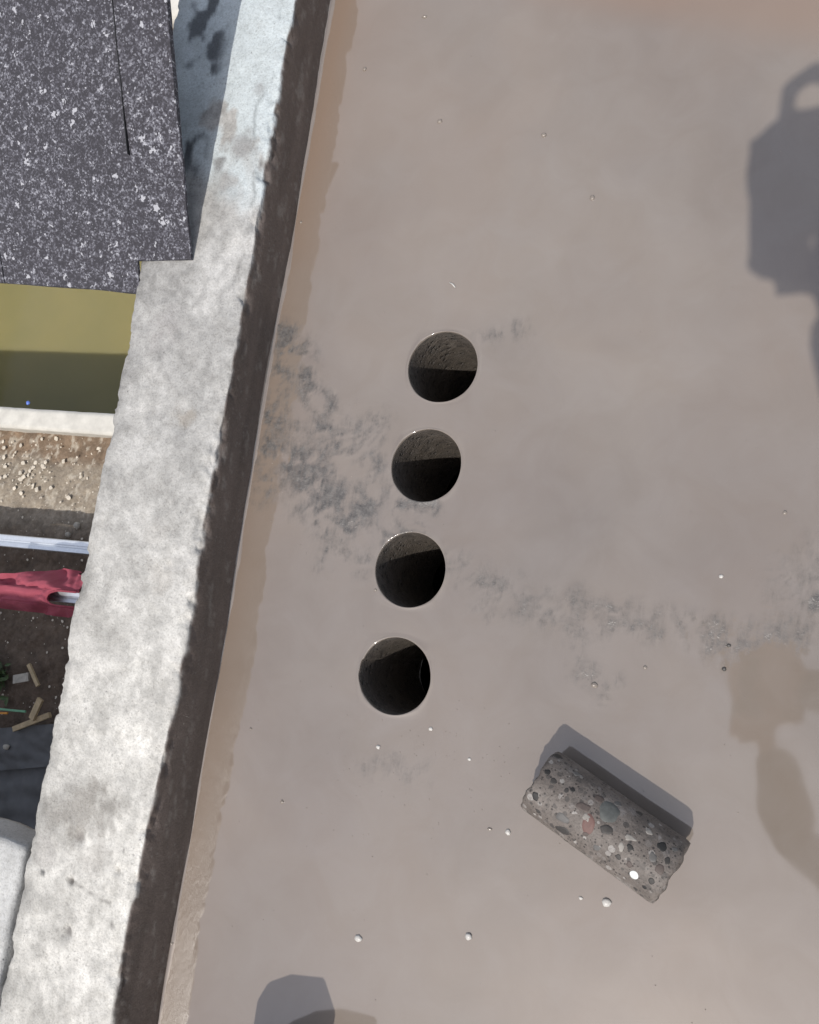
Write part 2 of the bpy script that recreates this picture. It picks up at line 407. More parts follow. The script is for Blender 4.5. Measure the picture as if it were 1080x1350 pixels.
# meniscus of slurry climbing the kerb
ys = np.arange(-0.96, 1.12, 0.004); n = len(ys)
wv = fbm(ys*30, ys*0, 0, 4, 12); bead = np.clip(fbm(ys*9, ys*0+4, 0, 2, 18)-0.45, 0, 1)*0.010
prof = [(0.0, 1.0), (0.12, 0.55), (0.35, 0.22), (0.7, 0.05), (1.0, -0.1)]
vv = []
for (a, b) in prof:
    wd = 0.0038+0.004*wv+bead
    vv.append(np.stack([-0.002+a*wd, ys, b*(0.0035+0.0035*wv)], 1))
vv = np.concatenate(vv); q = gridquads(len(prof), n)
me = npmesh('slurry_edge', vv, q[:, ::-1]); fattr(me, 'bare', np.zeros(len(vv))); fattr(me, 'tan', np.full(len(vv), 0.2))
link('slurry_edge', me, M_SLURRY, floor)

# ------------------------------------------------------------------ the low concrete kerb along the roof edge
KH, KW = 0.095, 0.20
ky = axis(-2.6, 2.6, -0.96, 1.12)
pr = []                                             # profile around the kerb: (x, z, nx, nz)
for t in np.linspace(0, 1, 24): pr.append((0.0, -0.03+t*(KH-0.004+0.03), 1.0, 0.0))
for t in np.linspace(0.15, 1, 5): a = t*math.pi/2; pr.append((-0.004+0.004*math.cos(a), KH-0.004+0.004*math.sin(a), math.cos(a), math.sin(a)))
for t in np.linspace(0.012, 1, 56)**1.15: pr.append((-0.004-t*(KW-0.012), KH, 0.0, 1.0))
for t in np.linspace(0.2, 1, 5): a = math.pi/2+t*math.pi/2; pr.append((-KW+0.008+0.008*math.cos(a), KH-0.008+0.008*math.sin(a), math.cos(a), math.sin(a)))
for t in np.linspace(0.1, 1, 8): pr.append((-KW, KH-0.008-t*0.33, -1.0, 0.0))
pr = np.array(pr); npf = len(pr)
YY, PX = np.meshgrid(ky, pr[:, 0], indexing='ij'); _, PZ = np.meshgrid(ky, pr[:, 1], indexing='ij')
_, NXk = np.meshgrid(ky, pr[:, 2], indexing='ij'); _, NZk = np.meshgrid(ky, pr[:, 3], indexing='ij')
disp = (0.35+0.65*(PX < -0.003))*0.0032*(fbm(PX*22, YY*22, PZ*22, 5, 2)-0.5) + 0.006*(fbm(PX*5, YY*5, PZ*5, 2, 15)-0.5)
edge_in = np.exp(-(np.hypot(PX, PZ-KH)/0.016)**2)
chip = sstep(0.46, 0.75, fbm(YY*26, PX*14, PZ*30, 5, 51, 0.65)) + 0.5*fbm(YY*90, PX*40, PZ*40, 3, 52)
edge_out = np.exp(-(np.hypot(PX+KW, PZ-KH)/0.014)**2)
chip2 = sstep(0.42, 0.75, fbm(YY*38, PX*14, PZ*30, 5, 61, 0.65)) + 0.5*fbm(YY*90, PX*40, PZ*40, 3, 62)
xo = PX + NXk*disp - edge_in*chip*0.007 + edge_out*chip2*0.004
zo = PZ + NZk*disp - edge_in*chip*0.008 - edge_out*chip2*0.004
# the top edge wanders a little; lower end sinks back
wander = np.interp(ky, [-0.95, -0.6, -0.45, -0.3, -0.05, 0.3, 0.6, 1.1], [-0.010, -0.009, -0.004, 0.004, 0.0, 0.001, -0.004, 0.004])
xo += wander[:, None]*np.clip((PZ)/KH, 0, 1)*sstep(-0.15, -0.02, PX)
xo -= (0.028*sstep(0.36, 0.5, ky))[:, None]*sstep(-0.15, -0.2, PX)
# shallow pockets seen on top
def pocket(px, py, r, dep):
    global zo
    p = at(px, py, KH); zo = zo - dep*np.exp(-(((PX-p.x)/r)**2+((YY-p.y)/r)**2)**2)*(PZ > 0.07)
for a in ((105, 1105, 0.011, 0.004), (95, 1162, 0.005, 0.005), (92, 1230, 0.009, 0.004), (240, 548, 0.02, 0.003), (222, 745, 0.006, 0.003), (160, 1150, 0.005, 0.004)): pocket(*a)
kv = np.stack([xo.ravel(), YY.ravel(), zo.ravel()], 1)
# colour of the concrete itself: pale cement wash, bluish paint, dirt, mud splash plus painted shade on the inside face
xk, yk, zk = PX.ravel(), YY.ravel(), PZ.ravel()
base = np.array([0.68, 0.668, 0.642])[None]*np.ones((len(kv), 1))
f1 = fbm(xk*16, yk*16, zk*16, 5, 81)[:, None]; f2 = fbm(xk*6, yk*6, zk*6, 3, 82)[:, None]
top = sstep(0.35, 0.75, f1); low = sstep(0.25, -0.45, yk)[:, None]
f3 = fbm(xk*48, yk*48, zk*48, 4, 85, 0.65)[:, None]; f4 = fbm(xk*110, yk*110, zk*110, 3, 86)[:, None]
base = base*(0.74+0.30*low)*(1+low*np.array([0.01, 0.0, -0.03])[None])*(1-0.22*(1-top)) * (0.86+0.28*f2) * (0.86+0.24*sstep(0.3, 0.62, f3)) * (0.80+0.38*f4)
paint = (sstep(0.40, 0.50, yk+0.16*(fbm(xk*20, yk*14, 0, 4, 83)-0.5)+0.35*xk+0.03) * sstep(0.30, 0.42, fbm(xk*26, yk*20, zk*10, 4, 84)+0.25*sstep(0.5, 0.8, yk)))[:, None]
base = base*(1-paint) + np.array([0.60, 0.655, 0.67])[None]*(0.86+0.26*f1)*paint
for px, py, r, s, c in ((110, 1075, 0.055, 0.75, (0.33, 0.31, 0.28)), (75, 1065, 0.04, 0.65, (0.33, 0.315, 0.29)), (145, 1065, 0.034, 0.7, (0.29, 0.275, 0.25)), (60, 1120, 0.03, 0.5, (0.38, 0.36, 0.34)), (130, 1130, 0.03, 0.5, (0.40, 0.38, 0.35)), (30, 1180, 0.03, 0.5, (0.36, 0.35, 0.33)), (190, 640, 0.03, 0.4, (0.40, 0.39, 0.37)), (250, 470, 0.025, 0.35, (0.42, 0.41, 0.39)),
                        (240, 550, 0.022, 0.8, (0.36, 0.33, 0.29)), (215, 430, 0.04, 0.45, (0.40, 0.38, 0.37)), (205, 700, 0.03, 0.4, (0.42, 0.40, 0.37)), (210, 760, 0.03, 0.4, (0.42, 0.39, 0.35)),
                        (105, 1105, 0.010, 0.7, (0.28, 0.26, 0.24)), (95, 1162, 0.006, 0.9, (0.14, 0.13, 0.12)), (92, 1230, 0.010, 0.9, (0.20, 0.19, 0.18)), (57, 1150, 0.005, 0.9, (0.10, 0.10, 0.10)), (160, 1150, 0.006, 0.8, (0.15, 0.14, 0.13)), (155, 1222, 0.007, 0.7, (0.2, 0.19, 0.18)),
                        (320, 190, 0.03, 0.7, (0.34, 0.34, 0.34)), (290, 215, 0.014, 0.9, (0.26, 0.26, 0.26)), (305, 240, 0.02, 0.7, (0.36, 0.35, 0.34)), (345, 120, 0.012, 0.6, (0.33, 0.33, 0.33))):
    p = at(px, py, KH); d = np.hypot(xk-p.x, yk-p.y) + r*1.5*(fbm(xk*55, yk*55, 0, 5, int(px), 0.65)-0.5)
    m = (s*sstep(r, r*0.35, d))[:, None]; base = base*(1-m)+np.array(c)[None]*m
cd_, ct_ = polyd(xk, yk+0.003*(fbm(xk*60, yk*60, 0, 3, 93)-0.5), [tuple(at(*q, KH)[:2]) for q in ((98, 1162), (125, 1180), (152, 1194))])
cm_ = (0.6*np.exp(-(cd_/0.0022)**2)*(zk > 0.085))[:, None]; base = base*(1-cm_)+np.array([0.16, 0.15, 0.14])[None]*cm_
# dirty outer rim of the top
om_ = (sstep(-0.165, -0.195, xk+0.03*(fbm(xk*30, yk*30, 0, 4, 94)-0.5))*0.22)[:, None]; base = base*(1-om_)
# dark grimy hairlines along the inner edge of the top
el = np.exp(-((xk+0.020+0.022*(fbm(yk*11, yk*0, 0, 4, 91, 0.6)-0.5)*2)/0.0028)**2)*(zk > KH-0.004)*sstep(0.46, 0.62, fbm(yk*40, xk*24, 0, 4, 92))*sstep(0.0, 0.4, yk)
base = base*(1-0.38*el[:, None])
# mould blotches on the painted end
mb = (sstep(0.56, 0.66, fbm(xk*24, yk*12, 0, 4, 95))*sstep(-0.10, -0.13, xk)*sstep(0.42, 0.5, yk)*(zk > 0.08))[:, None]
base = base*(1-mb)+np.array([0.13, 0.14, 0.15])[None]*mb
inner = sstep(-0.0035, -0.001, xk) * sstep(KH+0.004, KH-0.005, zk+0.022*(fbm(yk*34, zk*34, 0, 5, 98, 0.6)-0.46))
mud_shade = np.array([0.125, 0.100, 0.088])[None]*(0.7+0.6*fbm(yk*6, zk*60, 0, 4, 99))[:, None]  # wet mud tone, painted darker for the shade on this face
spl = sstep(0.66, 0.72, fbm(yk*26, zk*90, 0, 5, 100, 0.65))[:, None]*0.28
mud_shade = mud_shade*(1-spl)+np.array([0.36, 0.34, 0.31])[None]*spl
base = base*(1-inner[:, None])+mud_shade*inner[:, None]
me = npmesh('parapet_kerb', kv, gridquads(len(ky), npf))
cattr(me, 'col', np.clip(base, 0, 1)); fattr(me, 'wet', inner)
kerb = tag(link('parapet_kerb', me, M_CONC), 'low weathered pale concrete kerb running along the edge of the wet roof floor', 'parapet')

# second block of concrete butting against the kerb, lower left
def rough_block(name, lo, hi, mat, seed, amp=0.004, step=0.008, chipr=0.02, chipa=0.018):
    """closed block with worn edges and a lumpy surface"""
    lo, hi = np.array(lo), np.array(hi); n = np.maximum(2, np.round((hi-lo)/step).astype(int))
    n = np.minimum(n, 90); vs, fs, of = [], [], 0
    for ax in range(3):
        u, v = [(1, 2), (2, 0), (0, 1)][ax]
        for side in (0, 1):
            a, b = np.meshgrid(np.linspace(lo[u], hi[u], n[u]+1), np.linspace(lo[v], hi[v], n[v]+1), indexing='ij')
            p = np.zeros((a.size, 3)); p[:, u] = a.ravel(); p[:, v] = b.ravel(); p[:, ax] = (lo, hi)[side][ax]
            q = gridquads(n[u]+1, n[v]+1, of); fs.append(q if side else q[:, ::-1]); vs.append(p); of += len(p)
    v = np.concatenate(vs); c = (lo+hi)/2; hs_ = (hi-lo)/2
    # round the edges
    rr = chipr*(0.25+1.2*sstep(0.35, 0.8, fbm(v[:, 0]*18, v[:, 1]*18, v[:, 2]*18, 3, seed+5)))
    inn = np.clip(v-c, -(hs_-rr[:, None]), hs_-rr[:, None]); dl = v-c-inn; L = np.linalg.norm(dl, axis=1, keepdims=True)
    v = c+inn+np.where(L > 1e-9, dl/np.maximum(L, 1e-9)*np.minimum(L, rr[:, None]), 0)
    for k in range(3): v[:, k] += amp*2*(fbm(v[:, 0]*20, v[:, 1]*20, v[:, 2]*20, 4, seed+k*7)-0.5)
    me = npmesh(name, v, np.concatenate(fs))
    bm = bmesh.new(); bm.from_mesh(me); bmesh.ops.remove_doubles(bm, verts=bm.verts, dist=0.0004); bmesh.ops.recalc_face_normals(bm, faces=bm.faces); bm.to_mesh(me); bm.free()
    return me, v
me, _ = rough_block('concrete_block', (-0.45, -1.5, 0.02), (-0.207, -0.542, 0.094), M_CONC, 5, chipr=0.007)
vv = np.zeros(len(me.vertices)*3, np.float32); me.vertices.foreach_get('co', vv); vv = vv.reshape(-1, 3)
bc = np.array([0.6, 0.6, 0.585])[None]*(0.75+0.4*fbm(vv[:, 0]*20, vv[:, 1]*20, vv[:, 2]*20, 4, 7))[:, None]
cattr(me, 'col', bc); fattr(me, 'wet', np.zeros(len(vv)))
tag(link('concrete_block', me, M_CONC), 'rough pale concrete block butting against the outer side of the kerb', 'block')

# body of the building under the roof (closed, dark room below the holes)
GZ = -3.0
bld = empty('building', (1.3, 0, GZ)); tag(bld, 'plain rendered building carrying the wet flat roof', 'building')
for (x0, y0, x1, y1) in ((-0.195, -2.6, -0.02, 2.6), (2.62, -2.6, 2.8, 2.6), (-0.02, -2.6, 2.62, -2.42), (-0.02, 2.42, 2.62, 2.6)):
    b = bmesh.new(); box_bm(b, (x0+x1)/2-1.3, (y0+y1)/2, (-0.2-TH+GZ-0.3)/2+0.25-GZ, x1-x0, y1-y0, (-TH-GZ+0.25))
    o = bmobj('wall', b, M_CONC2, bld, False)
    for v in o.data.vertices: v.co.z = (-TH-0.002-GZ) if v.co.z > 1.4 else -0.3

# kerbs on the three sides of the roof that the photo does not reach
for lo, hi, lab in (((2.62, -2.6, -0.24), (2.8, 2.6, 0.1), 'pale concrete kerb on the far side of the roof'),
                    ((-0.19, 2.61, -0.24), (2.8, 2.78, 0.1), 'pale concrete kerb across the upper end of the roof'),
                    ((-0.19, -2.78, -0.24), (2.8, -2.61, 0.1), 'pale concrete kerb across the lower end of the roof')):
    me, _ = rough_block('parapet_kerb', lo, hi, M_CONC2, 31, step=0.05, amp=0.003, chipr=0.012)
    tag(link('parapet_kerb', me, M_CONC2), lab, 'parapet')

# ------------------------------------------------------------------ neighbouring lean-to roof of mineral felt
def mat_felt():
    m = Mat('mineral_felt')
    n1 = m.noise(16, 4, 0.6); 
    fleck = m.voro(400, out='Color'); sp = m.n('ShaderNodeSeparateColor'); m.l(fleck, sp.inputs[0])
    dens = m.math('ADD', m.math('MULTIPLY', sp.outputs[0], 0.62), m.math('MULTIPLY', m.math('SUBTRACT', m.noise(95, 6, 0.8), 0.5), 2.1))
    dens = m.math('ADD', dens, m.math('MULTIPLY', m.math('SUBTRACT', m.noise(9, 4, 0.6), 0.5), 0.35))
    c = m.ramp(dens, (0.22, (0.034, 0.032, 0.039)), (0.46, (0.075, 0.072, 0.087)), (0.64, (0.165, 0.165, 0.19)), (0.92, (0.42, 0.42, 0.45)))
    warp = m.n('ShaderNodeVectorMath', operation='ADD'); nv = m.n('ShaderNodeTexNoise'); m.l(m.obj(), nv.inputs[0]); nv.inputs['Scale'].default_value = 130
    sc = m.n('ShaderNodeVectorMath', operation='SCALE'); m.l(nv.outputs['Color'], sc.inputs[0]); sc.inputs['Scale'].default_value = 0.022
    m.l(m.obj(), warp.inputs[0]); m.l(sc.outputs[0], warp.inputs[1])
    v2 = m.n('ShaderNodeTexVoronoi'); m.l(warp.outputs[0], v2.inputs[0]); v2.inputs['Scale'].default_value = 70
    s2 = m.n('ShaderNodeSeparateColor'); m.l(v2.outputs['Color'], s2.inputs[0])
    size = m.math('MULTIPLY', m.math('SUBTRACT', s2.outputs[1], 0.52), 0.72)
    big = m.ramp(m.math('SUBTRACT', size, v2.outputs['Distance']), (0.0, 0.0), (0.05, 1.0))
    c = m.mix(m.math('MULTIPLY', big, 0.8), c, (0.46, 0.46, 0.49))
    return m.set(col=c, rough=0.85, normal=m.bump(m.math('ADD', dens, m.noise(300, 3)), 0.6, 0.0015))
M_FELT = mat_felt()
RY0, RZ0, RS = 0.3217, 0.101, 0.47
def rz(y): return RZ0 + RS*(y-RY0)
def at_roof(px, py, lift=0.0):
    z = 0.2
    for _ in range(40): z = 0.5*z+0.5*(rz(at(px, py, z).y)+lift)
    return at(px, py, z)
lean = empty('lean_to_roof', (-0.6, 0.6, rz(0.6))); tag(lean, 'sloping lean-to roof of dark grey speckled mineral felt beside the kerb', 'roof')
OFF = Vector(lean.location)
def slab_poly(name, loops_xy, lift, thick, mat, parent, wavy=0.0):
    """felt sheet cut along a row of (x, ylow, yhigh) stations, lying on the roof slope"""
    v, f = [], []; ny = 70
    for (x, y0, y1) in loops_xy:
        for j in range(ny+1):
            y = y0+(y1-y0)*(j/ny)**1.6
            wz = wavy*(mnoise.noise(Vector((x*5, y*5, 3))))
            v.append(Vector((x+0.0008*mnoise.noise(Vector((y*40, x, 0))), y, rz(y)+lift+wz))-OFF)
    n = ny+1; m = len(loops_xy)
    for i in range(m-1):
        for j in range(ny): f.append((i*n+j, (i+1)*n+j, (i+1)*n+j+1, i*n+j+1))
    k = len(v); v += [p-Vector((0, 0, thick)) for p in v]
    for i in range(m-1):
        for j in range(ny): f.append((k+i*n+j, k+i*n+j+1, k+(i+1)*n+j+1, k+(i+1)*n+j))
        f.append((i*n, k+i*n, k+(i+1)*n, (i+1)*n)); f.append((i*n+ny, (i+1)*n+ny, k+(i+1)*n+ny, k+i*n+ny))
    for j in range(ny):
        f.append((j, j+1, k+j+1, k+j)); q = (m-1)*n; f.append((q+j, k+q+j, k+q+j+1, q+j+1))
    return link(name, pydata(name, v, f), mat, parent, False)
sx0 = at_roof(170, 200).x; sx1 = at_roof(156, 10).x
eL = at_roof(0, 372); eR = at_roof(174, 385)
def eave(x): return eR.y + (x-eR.x)*(eL.y-eR.y)/(eL.x-eR.x) + 0.002*mnoise.noise(Vector((x*12, 0, 0)))
XE = -0.1985
cut = at_roof(3, 350).x
st = [(x, eave(x), 0.69) for x in np.linspace(-1.5, cut-0.0012, 14)]
slab_poly('felt_sheet', st, 0.0, 0.005, M_FELT, lean, 0.004)
st = [(x, eave(x), 0.69) for x in np.linspace(cut+0.0012, XE-0.001, 14)] + [(XE, 0.3235, 0.69)] + [(x, 0.3235, 0.69) for x in np.linspace(XE+0.01, -0.1, 5)]
slab_poly('felt_sheet', st, 0.0, 0.005, M_FELT, lean, 0.004)
mid = 0.5*(sx0+sx1)
st = [(x, 0.42, 0.69) for x in np.linspace(mid, -0.099, 6)]
ov = slab_poly('felt_strip', st, 0.006, 0.005, M_FELT, lean, 0.004)
for v in ov.data.vertices:      # the strip is pressed flat where the lap was sealed
    yy = v.co.y+OFF.y; v.co.z -= 0.0053*float(1-sstep(0.44, 0.54, np.array(yy)))
M_TIMB = simple('grey_timber', (0.20, 0.165, 0.125), 0.8, 0.3, 20)
M_BIT = simple('bitumen', (0.012, 0.012, 0.014), 0.5, 0.2)
slab_poly('seam', [(mid-0.0016, 0.455, 0.69), (mid-0.0003, 0.455, 0.69)], 0.0072, 0.006, M_BIT, lean, 0.004)
for x in (-0.28, -0.8, -1.45):
    b = bmesh.new(); a = math.atan(RS); y0, y1 = 0.36, 0.685; ym = (y0+y1)/2
    box_bm(b, x-OFF.x, ym-OFF.y, rz(ym)-0.045-OFF.z, 0.05, (y1-y0)/math.cos(a), 0.06, Matrix.Rotation(a, 3, 'X'), 0.003)
    bmobj('rafter', b, M_TIMB, lean, False)
b = bmesh.new(); box_bm(b, -0.85-OFF.x, 0.60-OFF.y, rz(0.60)-0.117-OFF.z, 1.28, 0.05, 0.06, None, 0.003); bmobj('purlin', b, M_TIMB, lean, False)
# ------------------------------------------------------------------ the yard far below on the left
def axis2(lo, hi, dlo, dhi, g):
    a = list(np.arange(dlo, dhi+1e-6, g)); x, s = dhi, g
    while x < hi: s *= 1.5; x += s; a.append(min(x, hi))
    x, s = dlo, g; pre = []
    while x > lo: s *= 1.5; x -= s; pre.append(max(x, lo))
    return np.array(pre[::-1]+a)
PX0, PX1, PY0, PY1 = -7.0, -1.6, 0.70, 3.4
ax_ = axis2(-120, 120, -4.4, -2.6, 0.012); ay_ = axis2(-120, 120, -2.0, 0.9, 0.012)
AX, AY = np.meshgrid(ax_, ay_, indexing='ij')
near = sstep(9, 3, np.hypot(AX+3.4, AY))
AZ = GZ + near*(0.05*(fbm(AX*2.5, AY*2.5, 0, 4, 111)-0.5) + 0.035*(fbm(AX*14, AY*14, 0, 4, 112)-0.5) + 0.012*(fbm(AX*60, AY*60, 0, 3, 113)-0.5))
q = gridquads(len(ax_), len(ay_)).reshape(len(ax_)-1, len(ay_)-1, 4)
cxm = (AX[:-1, :-1]+AX[1:, 1:])/2; cym = (AY[:-1, :-1]+AY[1:, 1:])/2
keepg = ~((cxm > PX0) & (cxm < PX1) & (cym > PY0) & (cym < PY1))
me = npmesh('ground', np.stack([AX.ravel(), AY.ravel(), AZ.ravel()], 1), q[keepg])
gxr, gyr = AX.ravel(), AY.ravel()
gw = gyr+0.10*(fbm(gxr*6, gyr*6, 0, 3, 120)-0.5)
pale = sstep(-0.1, 0.16, gw)[:, None]; strip = (sstep(0.44, 0.53, gw))[:, None]
nn = fbm(gxr*22, gyr*22, 0, 4, 121)[:, None]
gc = np.array([0.165, 0.122, 0.092])[None]*(0.6+0.8*nn)
gc = gc*(1-pale)+np.array([0.37, 0.315, 0.25])[None]*(0.68+0.6*nn)*pale
gc = gc*(1-strip*0.8)+np.array([0.23, 0.155, 0.10])[None]*(0.6+0.8*nn)*strip*0.8
wh = (sstep(0.60, 0.68, fbm(gxr*30, gyr*30, 0, 3, 125))*sstep(0.1, 0.25, gw))[:, None]*0.7
gc = gc*(1-wh)+np.array([0.62, 0.56, 0.47])[None]*wh
cattr(me, 'col', np.clip(gc, 0, 1))
m = Mat('yard_soil'); c = m.attr('col', 'Color'); n1 = m.ramp(m.noise(40, 6, 0.7), (0.35, 0.0), (0.7, 1.0))
c = m.mix(n1, m.mix(1.0, c, (0.65, 0.63, 0.6), 'MULTIPLY'), c)
M_SOIL = m.set(col=c, rough=0.95, normal=m.bump(m.noise(60, 6, 0.7), 0.7, 0.02))
tag(link('ground', me, M_SOIL), kind='structure')

# sunk water tank with a white rim
M_WHITE = simple('white_cement', (0.58, 0.56, 0.51), 0.8, 0.14, 12, bumpd=0.004)
M_TANKW = simple('green_stained_wall', (0.16, 0.16, 0.09), 0.8, 0.25, 6)
rT = at(0, 536, -2.9).y; rB = at(0, 563, -2.9).y
tank = empty('water_tank', (-4.2, (rT+rB)/2, -3.0)); tag(tank, 'sunken water tank with a white cement rim in the yard below', 'tank')
tl = Vector(tank.location)
def tbox(name, x0, y0, z0, x1, y1, z1, mat, sd=1, step=0.03):
    me, _ = rough_block(name, (x0-tl.x, y0-tl.y, z0-tl.z), (x1-tl.x, y1-tl.y, z1-tl.z), mat, sd, amp=0.0025, step=step, chipr=0.006)
    return link(name, me, mat, tank)
tbox('rim', PX0, rB, -3.25, PX1, rT, -2.9, M_WHITE, 3, 0.025)
tbox('rim', PX0, PY1-0.05, -3.25, PX1, PY1+0.15, -2.9, M_WHITE, 4, 0.06)
tbox('rim', PX0-0.1, rT+0.003, -3.25, PX0+0.06, PY1-0.053, -2.9, M_WHITE, 5, 0.06)
tbox('rim', PX1-0.06, rT+0.003, -3.25, PX1+0.1, PY1-0.053, -2.9, M_WHITE, 6, 0.06)
tbox('wall', PX0, rB+0.01, -5.6, PX1, rT-0.004, -3.253, M_TANKW, 3, 0.08)
tbox('wall', PX0, PY1, -5.6, PX1, PY1+0.1, -3.253, M_TANKW, 3, 0.08)
tbox('wall', PX0-0.08, rB, -5.6, PX0+0.05, PY1, -3.255, M_TANKW, 3, 0.08)
tbox('wall', PX1-0.05, rB, -5.6, PX1+0.08, PY1, -3.255, M_TANKW, 3, 0.08)
# murky olive water
WZ = -4.35
wx = np.linspace(PX0, PX1, 60); wy = np.linspace(rB+0.02, PY1+0.05, 40); A, Bq = np.meshgrid(wx, wy, indexing='ij')
me = npmesh('water', np.stack([A.ravel(), Bq.ravel(), np.full(A.size, WZ)], 1), gridquads(60, 40))
m = Mat('murky_water'); n1 = m.noise(1.6, 4, 0.5)
c = m.mix(m.ramp(n1, (0.3, 0.0), (0.7, 1.0)), (0.268, 0.236, 0.108), (0.238, 0.216, 0.102))
m.p.inputs['Subsurface Weight'].default_value = 1.0; m.p.inputs['Subsurface Radius'].default_value = (1, 1, 0.7); m.p.inputs['Subsurface Scale'].default_value = 0.2
M_WATER = m.set(col=c, rough=0.08, ior=1.33, normal=m.bump(m.noise(3, 2), 0.06, 0.05))
tag(link('water', me, M_WATER), 'murky olive water in the sunken tank', kind='structure')

# unseen wall added beyond the lower left, sized to throw the yard's shade
bw_y = -1.95; bw_top = GZ + (at(60, 686, GZ).y - (bw_y+0.06))*math.tan(ELEV)
me, _ = rough_block('shade_wall', (-9, bw_y-0.12, GZ-0.2), (-0.9, bw_y+0.06, bw_top), M_CONC2, 41, step=0.12, amp=0.004, chipr=0.012)
tag(link('shade_wall', me, M_CONC2), 'tall unseen concrete wall added to shade the lower part of the yard', 'wall')

# rails, shirt
M_ALU = simple('aluminium', (0.80, 0.83, 0.87), 0.38, 0.06, 60, metal=0.85, bumpd=0.0005)
M_GALV = simple('galvanised_steel', (0.5, 0.5, 0.5), 0.5, 0.2, 40, metal=0.8)
RZ = -2.32
def rail(pA, pB, width, name, label, RZ=-2.32):
    a, b = at(*pA, RZ), at(*pB, RZ); d = (b-a).normalized(); a = a-d*1.1; b = b+d*0.7
    n = Vector((-d.y, d.x, 0)); L = (b-a).length
    o = empty(name, a); o.rotation_euler = (0, 0, math.atan2(d.y, d.x)); tag(o, label, 'rail', 'metal rails of the drying rack')
    def prism(nm, prof, mat):
        v = [(0, y, z) for y, z in prof]+[(L, y, z) for y, z in prof]; k = len(prof)
        f = [(i, (i+1) % k, k+(i+1) % k, k+i) for i in range(k)]+[tuple(range(k))[::-1], tuple(range(k, 2*k))]
        return link(nm, pydata(nm, v, f), mat, o, False)
    w2 = width/2; t = 0.006
    prism('upper_flange', [(w2*0.12, -0.012), (w2, -0.004), (w2, 0.0), (w2*0.86, 0.006), (w2*0.2, 0.004), (w2*0.12, 0.0)], M_ALU)
    prism('web', [(-w2*0.18, -0.016), (w2*0.118, -0.014), (w2*0.118, -0.004), (-w2*0.18, -0.006)], M_ALU)
    prism('lower_flange', [(-w2, -0.018), (-w2*0.182, -0.018), (-w2*0.182, 0.0), (-w2*0.3, 0.005), (-w2*0.9, 0.007), (-w2, 0.0)], M_ALU)
    for s_ in (0.25, L-0.35):
        v, f = tube([(s_, 0, -0.019), (s_, 0, RZ*0+GZ-RZ)], [0.014, 0.014], 8); link('leg', pydata('leg', v, f), M_GALV, o)
    return a, d
rail((0, 712), (110, 722), 0.070, 'drying_rail', 'bare metal rail in the yard above the red shirt', -2.66)
r2a, r2d = rail((0, 779), (97, 788), 0.056, 'drying_rail', 'metal rail showing through the neck opening of the red shirt')

m = Mat('red_cotton'); n1 = m.noise(9, 5, 0.6)
c = m.mix(m.ramp(n1, (0.3, 0.0), (0.7, 1.0)), (0.27, 0.050, 0.078), (0.35, 0.075, 0.105))
M_RED = m.set(col=c, rough=0.9, normal=m.bump(m.noise(220, 3), 0.3, 0.002))
M_REDC = simple('red_rib', (0.27, 0.05, 0.075), 0.9, 0.15, 150)
neck = at(80, 788, RZ+0.02); sh = empty('red_shirt', neck); sh.rotation_euler = (0, 0, math.atan2(r2d.y, r2d.x)); tag(sh, 'crumpled dark red shirt drying over the metal rail', 'shirt')
# outline of the shirt laid over the rail, in metres from the neck: x along the rail, y across; neck hole at the origin end
def shirt_mesh(dz, flip=False):
    U = np.linspace(-0.62, 0.13, 120); Vv = np.linspace(-1, 1, 64); A, Bv = np.meshgrid(U, Vv, indexing='ij')
    hw_up = np.interp(A, [-0.62, -0.35, -0.22, -0.08, 0.02, 0.13], [0.085, 0.098, 0.120, 0.150, 0.142, 0.100])
    hw_lo = np.interp(A, [-0.62, -0.3, -0.15, -0.03, 0.05, 0.13], [0.072, 0.084, 0.084, 0.092, 0.094, 0.070])
    y = np.where(Bv > 0, Bv*hw_up, Bv*hw_lo)
    sag = np.where(np.abs(y) > 0.03, -(np.abs(y)-0.03)*0.9, 0.0)
    fan = np.arctan2(y, -(A-0.12)); rr = np.hypot(A-0.12, y)
    wr = 0.024*np.sin(fan*15+6*fbm(A*5, y*5, 0, 2, 3))*sstep(0.05, 0.25, rr) + 0.055*(fbm(A*11, y*18, 0, 3, 130)-0.5) + 0.012*(fbm(A*34, y*44, 0, 3, 131)-0.5)
    z = 0.034+sag+np.where(np.abs(y+0.0) < 0.04, np.abs(wr)*0.5, wr)+dz + 0.014*np.exp(-((np.hypot((A-0.02)/0.075, y/0.036)-1.1)/0.3)**2)
    v = np.stack([A.ravel(), y.ravel(), z.ravel()], 1); qd = gridquads(120, 64)
    cen = v[qd].mean(1); hole = ((cen[:, 0]-0.03)/0.072)**2+((cen[:, 1]+0.004)/0.036)**2 < 1
    hole |= (cen[:, 0] > 0.03) & (np.abs(cen[:, 1]+0.004) < 0.036)
    return v, qd[~hole]
v1, q1 = shirt_mesh(0.0)
link('front_panel', npmesh('front_panel', v1, q1), M_RED, sh)
v2, q2 = shirt_mesh(-0.007); v2[:, 1] *= 0.985
link('back_panel', npmesh('back_panel', v2, q2[:, ::-1]), M_RED, sh)
pts = []
for k in range(31):
    a = math.pi/2+math.pi*k/30
    x, y = 0.03+0.074*math.cos(a), -0.004+0.037*math.sin(a)
    i = int(np.argmin((v1[:, 0]-x)**2+(v1[:, 1]-y)**2)); pts.append((x, y, v1[i, 2]+0.002))
pts = [(0.13, 0.033, pts[0][2]-0.005)]+pts+[(0.13, -0.041, pts[-1][2]-0.005)]
v, f = tube(pts, [(0.0055, 0.004)]*len(pts), 8); link('collar', pydata('collar', v, f), M_REDC, sh)
